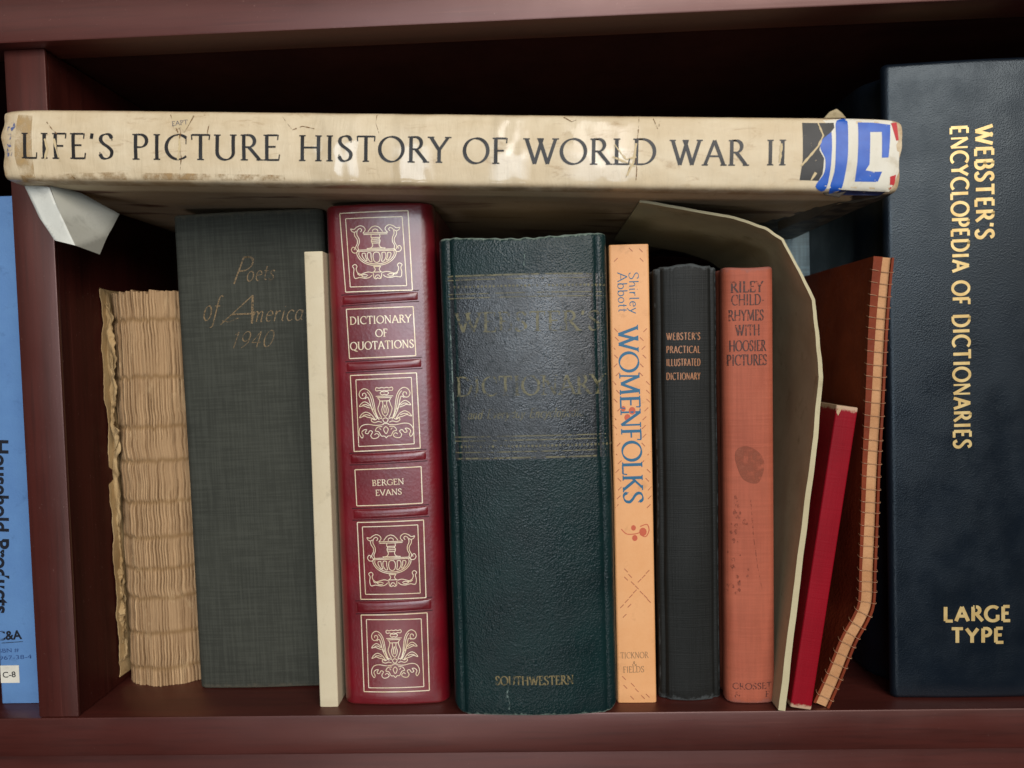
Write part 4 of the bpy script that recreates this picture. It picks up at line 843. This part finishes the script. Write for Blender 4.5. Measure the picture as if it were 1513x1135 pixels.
mk = Marks(LSl, .00012); mk.poly([luv(*p) for p in ((10, 176), (19, 180), (22, 186), (17, 192), (14, 206), (17, 226), (13, 238), (9, 232), (8, 200))]); mk.build('blue_smudge', m_ink('blue_ink_smudge', rgb(86, 100, 150), .6, (.44, .56, .4), 0, 500), LB)
mk = Marks(LSl, .00010); mk.poly([luv(*p) for p in ((24, 168), (46, 170), (48, 262), (26, 260), (20, 230), (22, 190))]); mk.build('tape_stain', m_ink('amber_tape_stain', rgb(192, 158, 108), .35, (.30, .80, .3), 0, 120), LB)
mk = Marks(LSl, .00010); mk.poly([luv(*p) for p in ((20, 258), (160, 254), (420, 258), (420, 266), (120, 264), (24, 266))]); mk.build('grime', m_ink('brown_grime', rgb(176, 142, 96), .7, (.40, .78, .4), 0, 200), LB)
# jacket flap hanging at the left, torn scraps at the right
def scrap(name, pts, mat, ncurl=.004, th=.00035, parent=LB):       # pts: (px, py, depth y) corner ring, first two on the book
    R = [at(a, b, c)-mid for a, b, c in pts]; c_, s_ = math.cos(lean), math.sin(lean)
    R = [Vector((p[0]*c_-p[2]*s_, p[1], p[0]*s_+p[2]*c_)) for p in R]
    bm = bmesh.new(); vs = [bm.verts.new(p) for p in R]
    for t_ in tessellate_polygon([[Vector((p.x, p.z, 0)) for p in R]]): bm.faces.new([vs[i] for i in t_])
    for _ in range(3): bmesh.ops.subdivide_edges(bm, edges=bm.edges[:], cuts=1); bmesh.ops.triangulate(bm, faces=bm.faces[:])
    for v in bm.verts: v.co.y += .0007*mnoise.noise(v.co*90)
    bmesh.ops.recalc_face_normals(bm, faces=bm.faces[:]); g = bmesh.ops.extrude_face_region(bm, geom=bm.faces[:])
    for e in g['geom']:
        if isinstance(e, bmesh.types.BMVert): e.co.y += th
    bmesh.ops.recalc_face_normals(bm, faces=bm.faces[:])
    return bm_obj(name, bm, mat, parent, auto=100)
FLAP = m_paper('white_flap_paper', rgb(222, 222, 212), rgb(212, 211, 200), .4)
fl = scrap('jacket_flap', [(34, 272, -.010), (72, 276, -.013), (91, 320, -.0165), (112, 363, -.0205), (80, 355, -.018), (58, 322, -.0135)], FLAP)
scrap('folded_edge', [(72, 272, -.0126), (120, 285, -.002), (176, 316, .010), (160, 346, .003), (147, 376, -.004), (112, 363, -.0205), (91, 320, -.0165)], m_paper('grey_flap_paper', rgb(190, 188, 176), rgb(180, 178, 164), .5), parent=fl)
DARKJ = m_paper('dark_jacket_underside', rgb(58, 54, 50), rgb(92, 86, 76), .6, rgb(30, 26, 26))
scrap('torn_jacket', [(1182, 274, -.015), (1235, 281, -.017), (1308, 286, -.017), (1295, 293, -.014), (1262, 300, -.006), (1240, 300, -.002), (1210, 318, .02), (1178, 330, .04), (1150, 342, .06), (1148, 312, .03), (1160, 298, .005)], DARKJ)
scrap('torn_jacket', [(1212, 276, -.019), (1252, 282, -.020), (1240, 292, -.0185), (1218, 288, -.018)], m_paper('torn_scrap_paper', rgb(120, 108, 90), rgb(70, 62, 54), .6))
scrap('torn_jacket', [(1218, 174, -.012), (1226, 165, -.010), (1236, 161, -.009), (1244, 167, -.010), (1250, 174, -.012)], m_paper('torn_top_paper', rgb(180, 164, 130), rgb(150, 132, 98), .6))
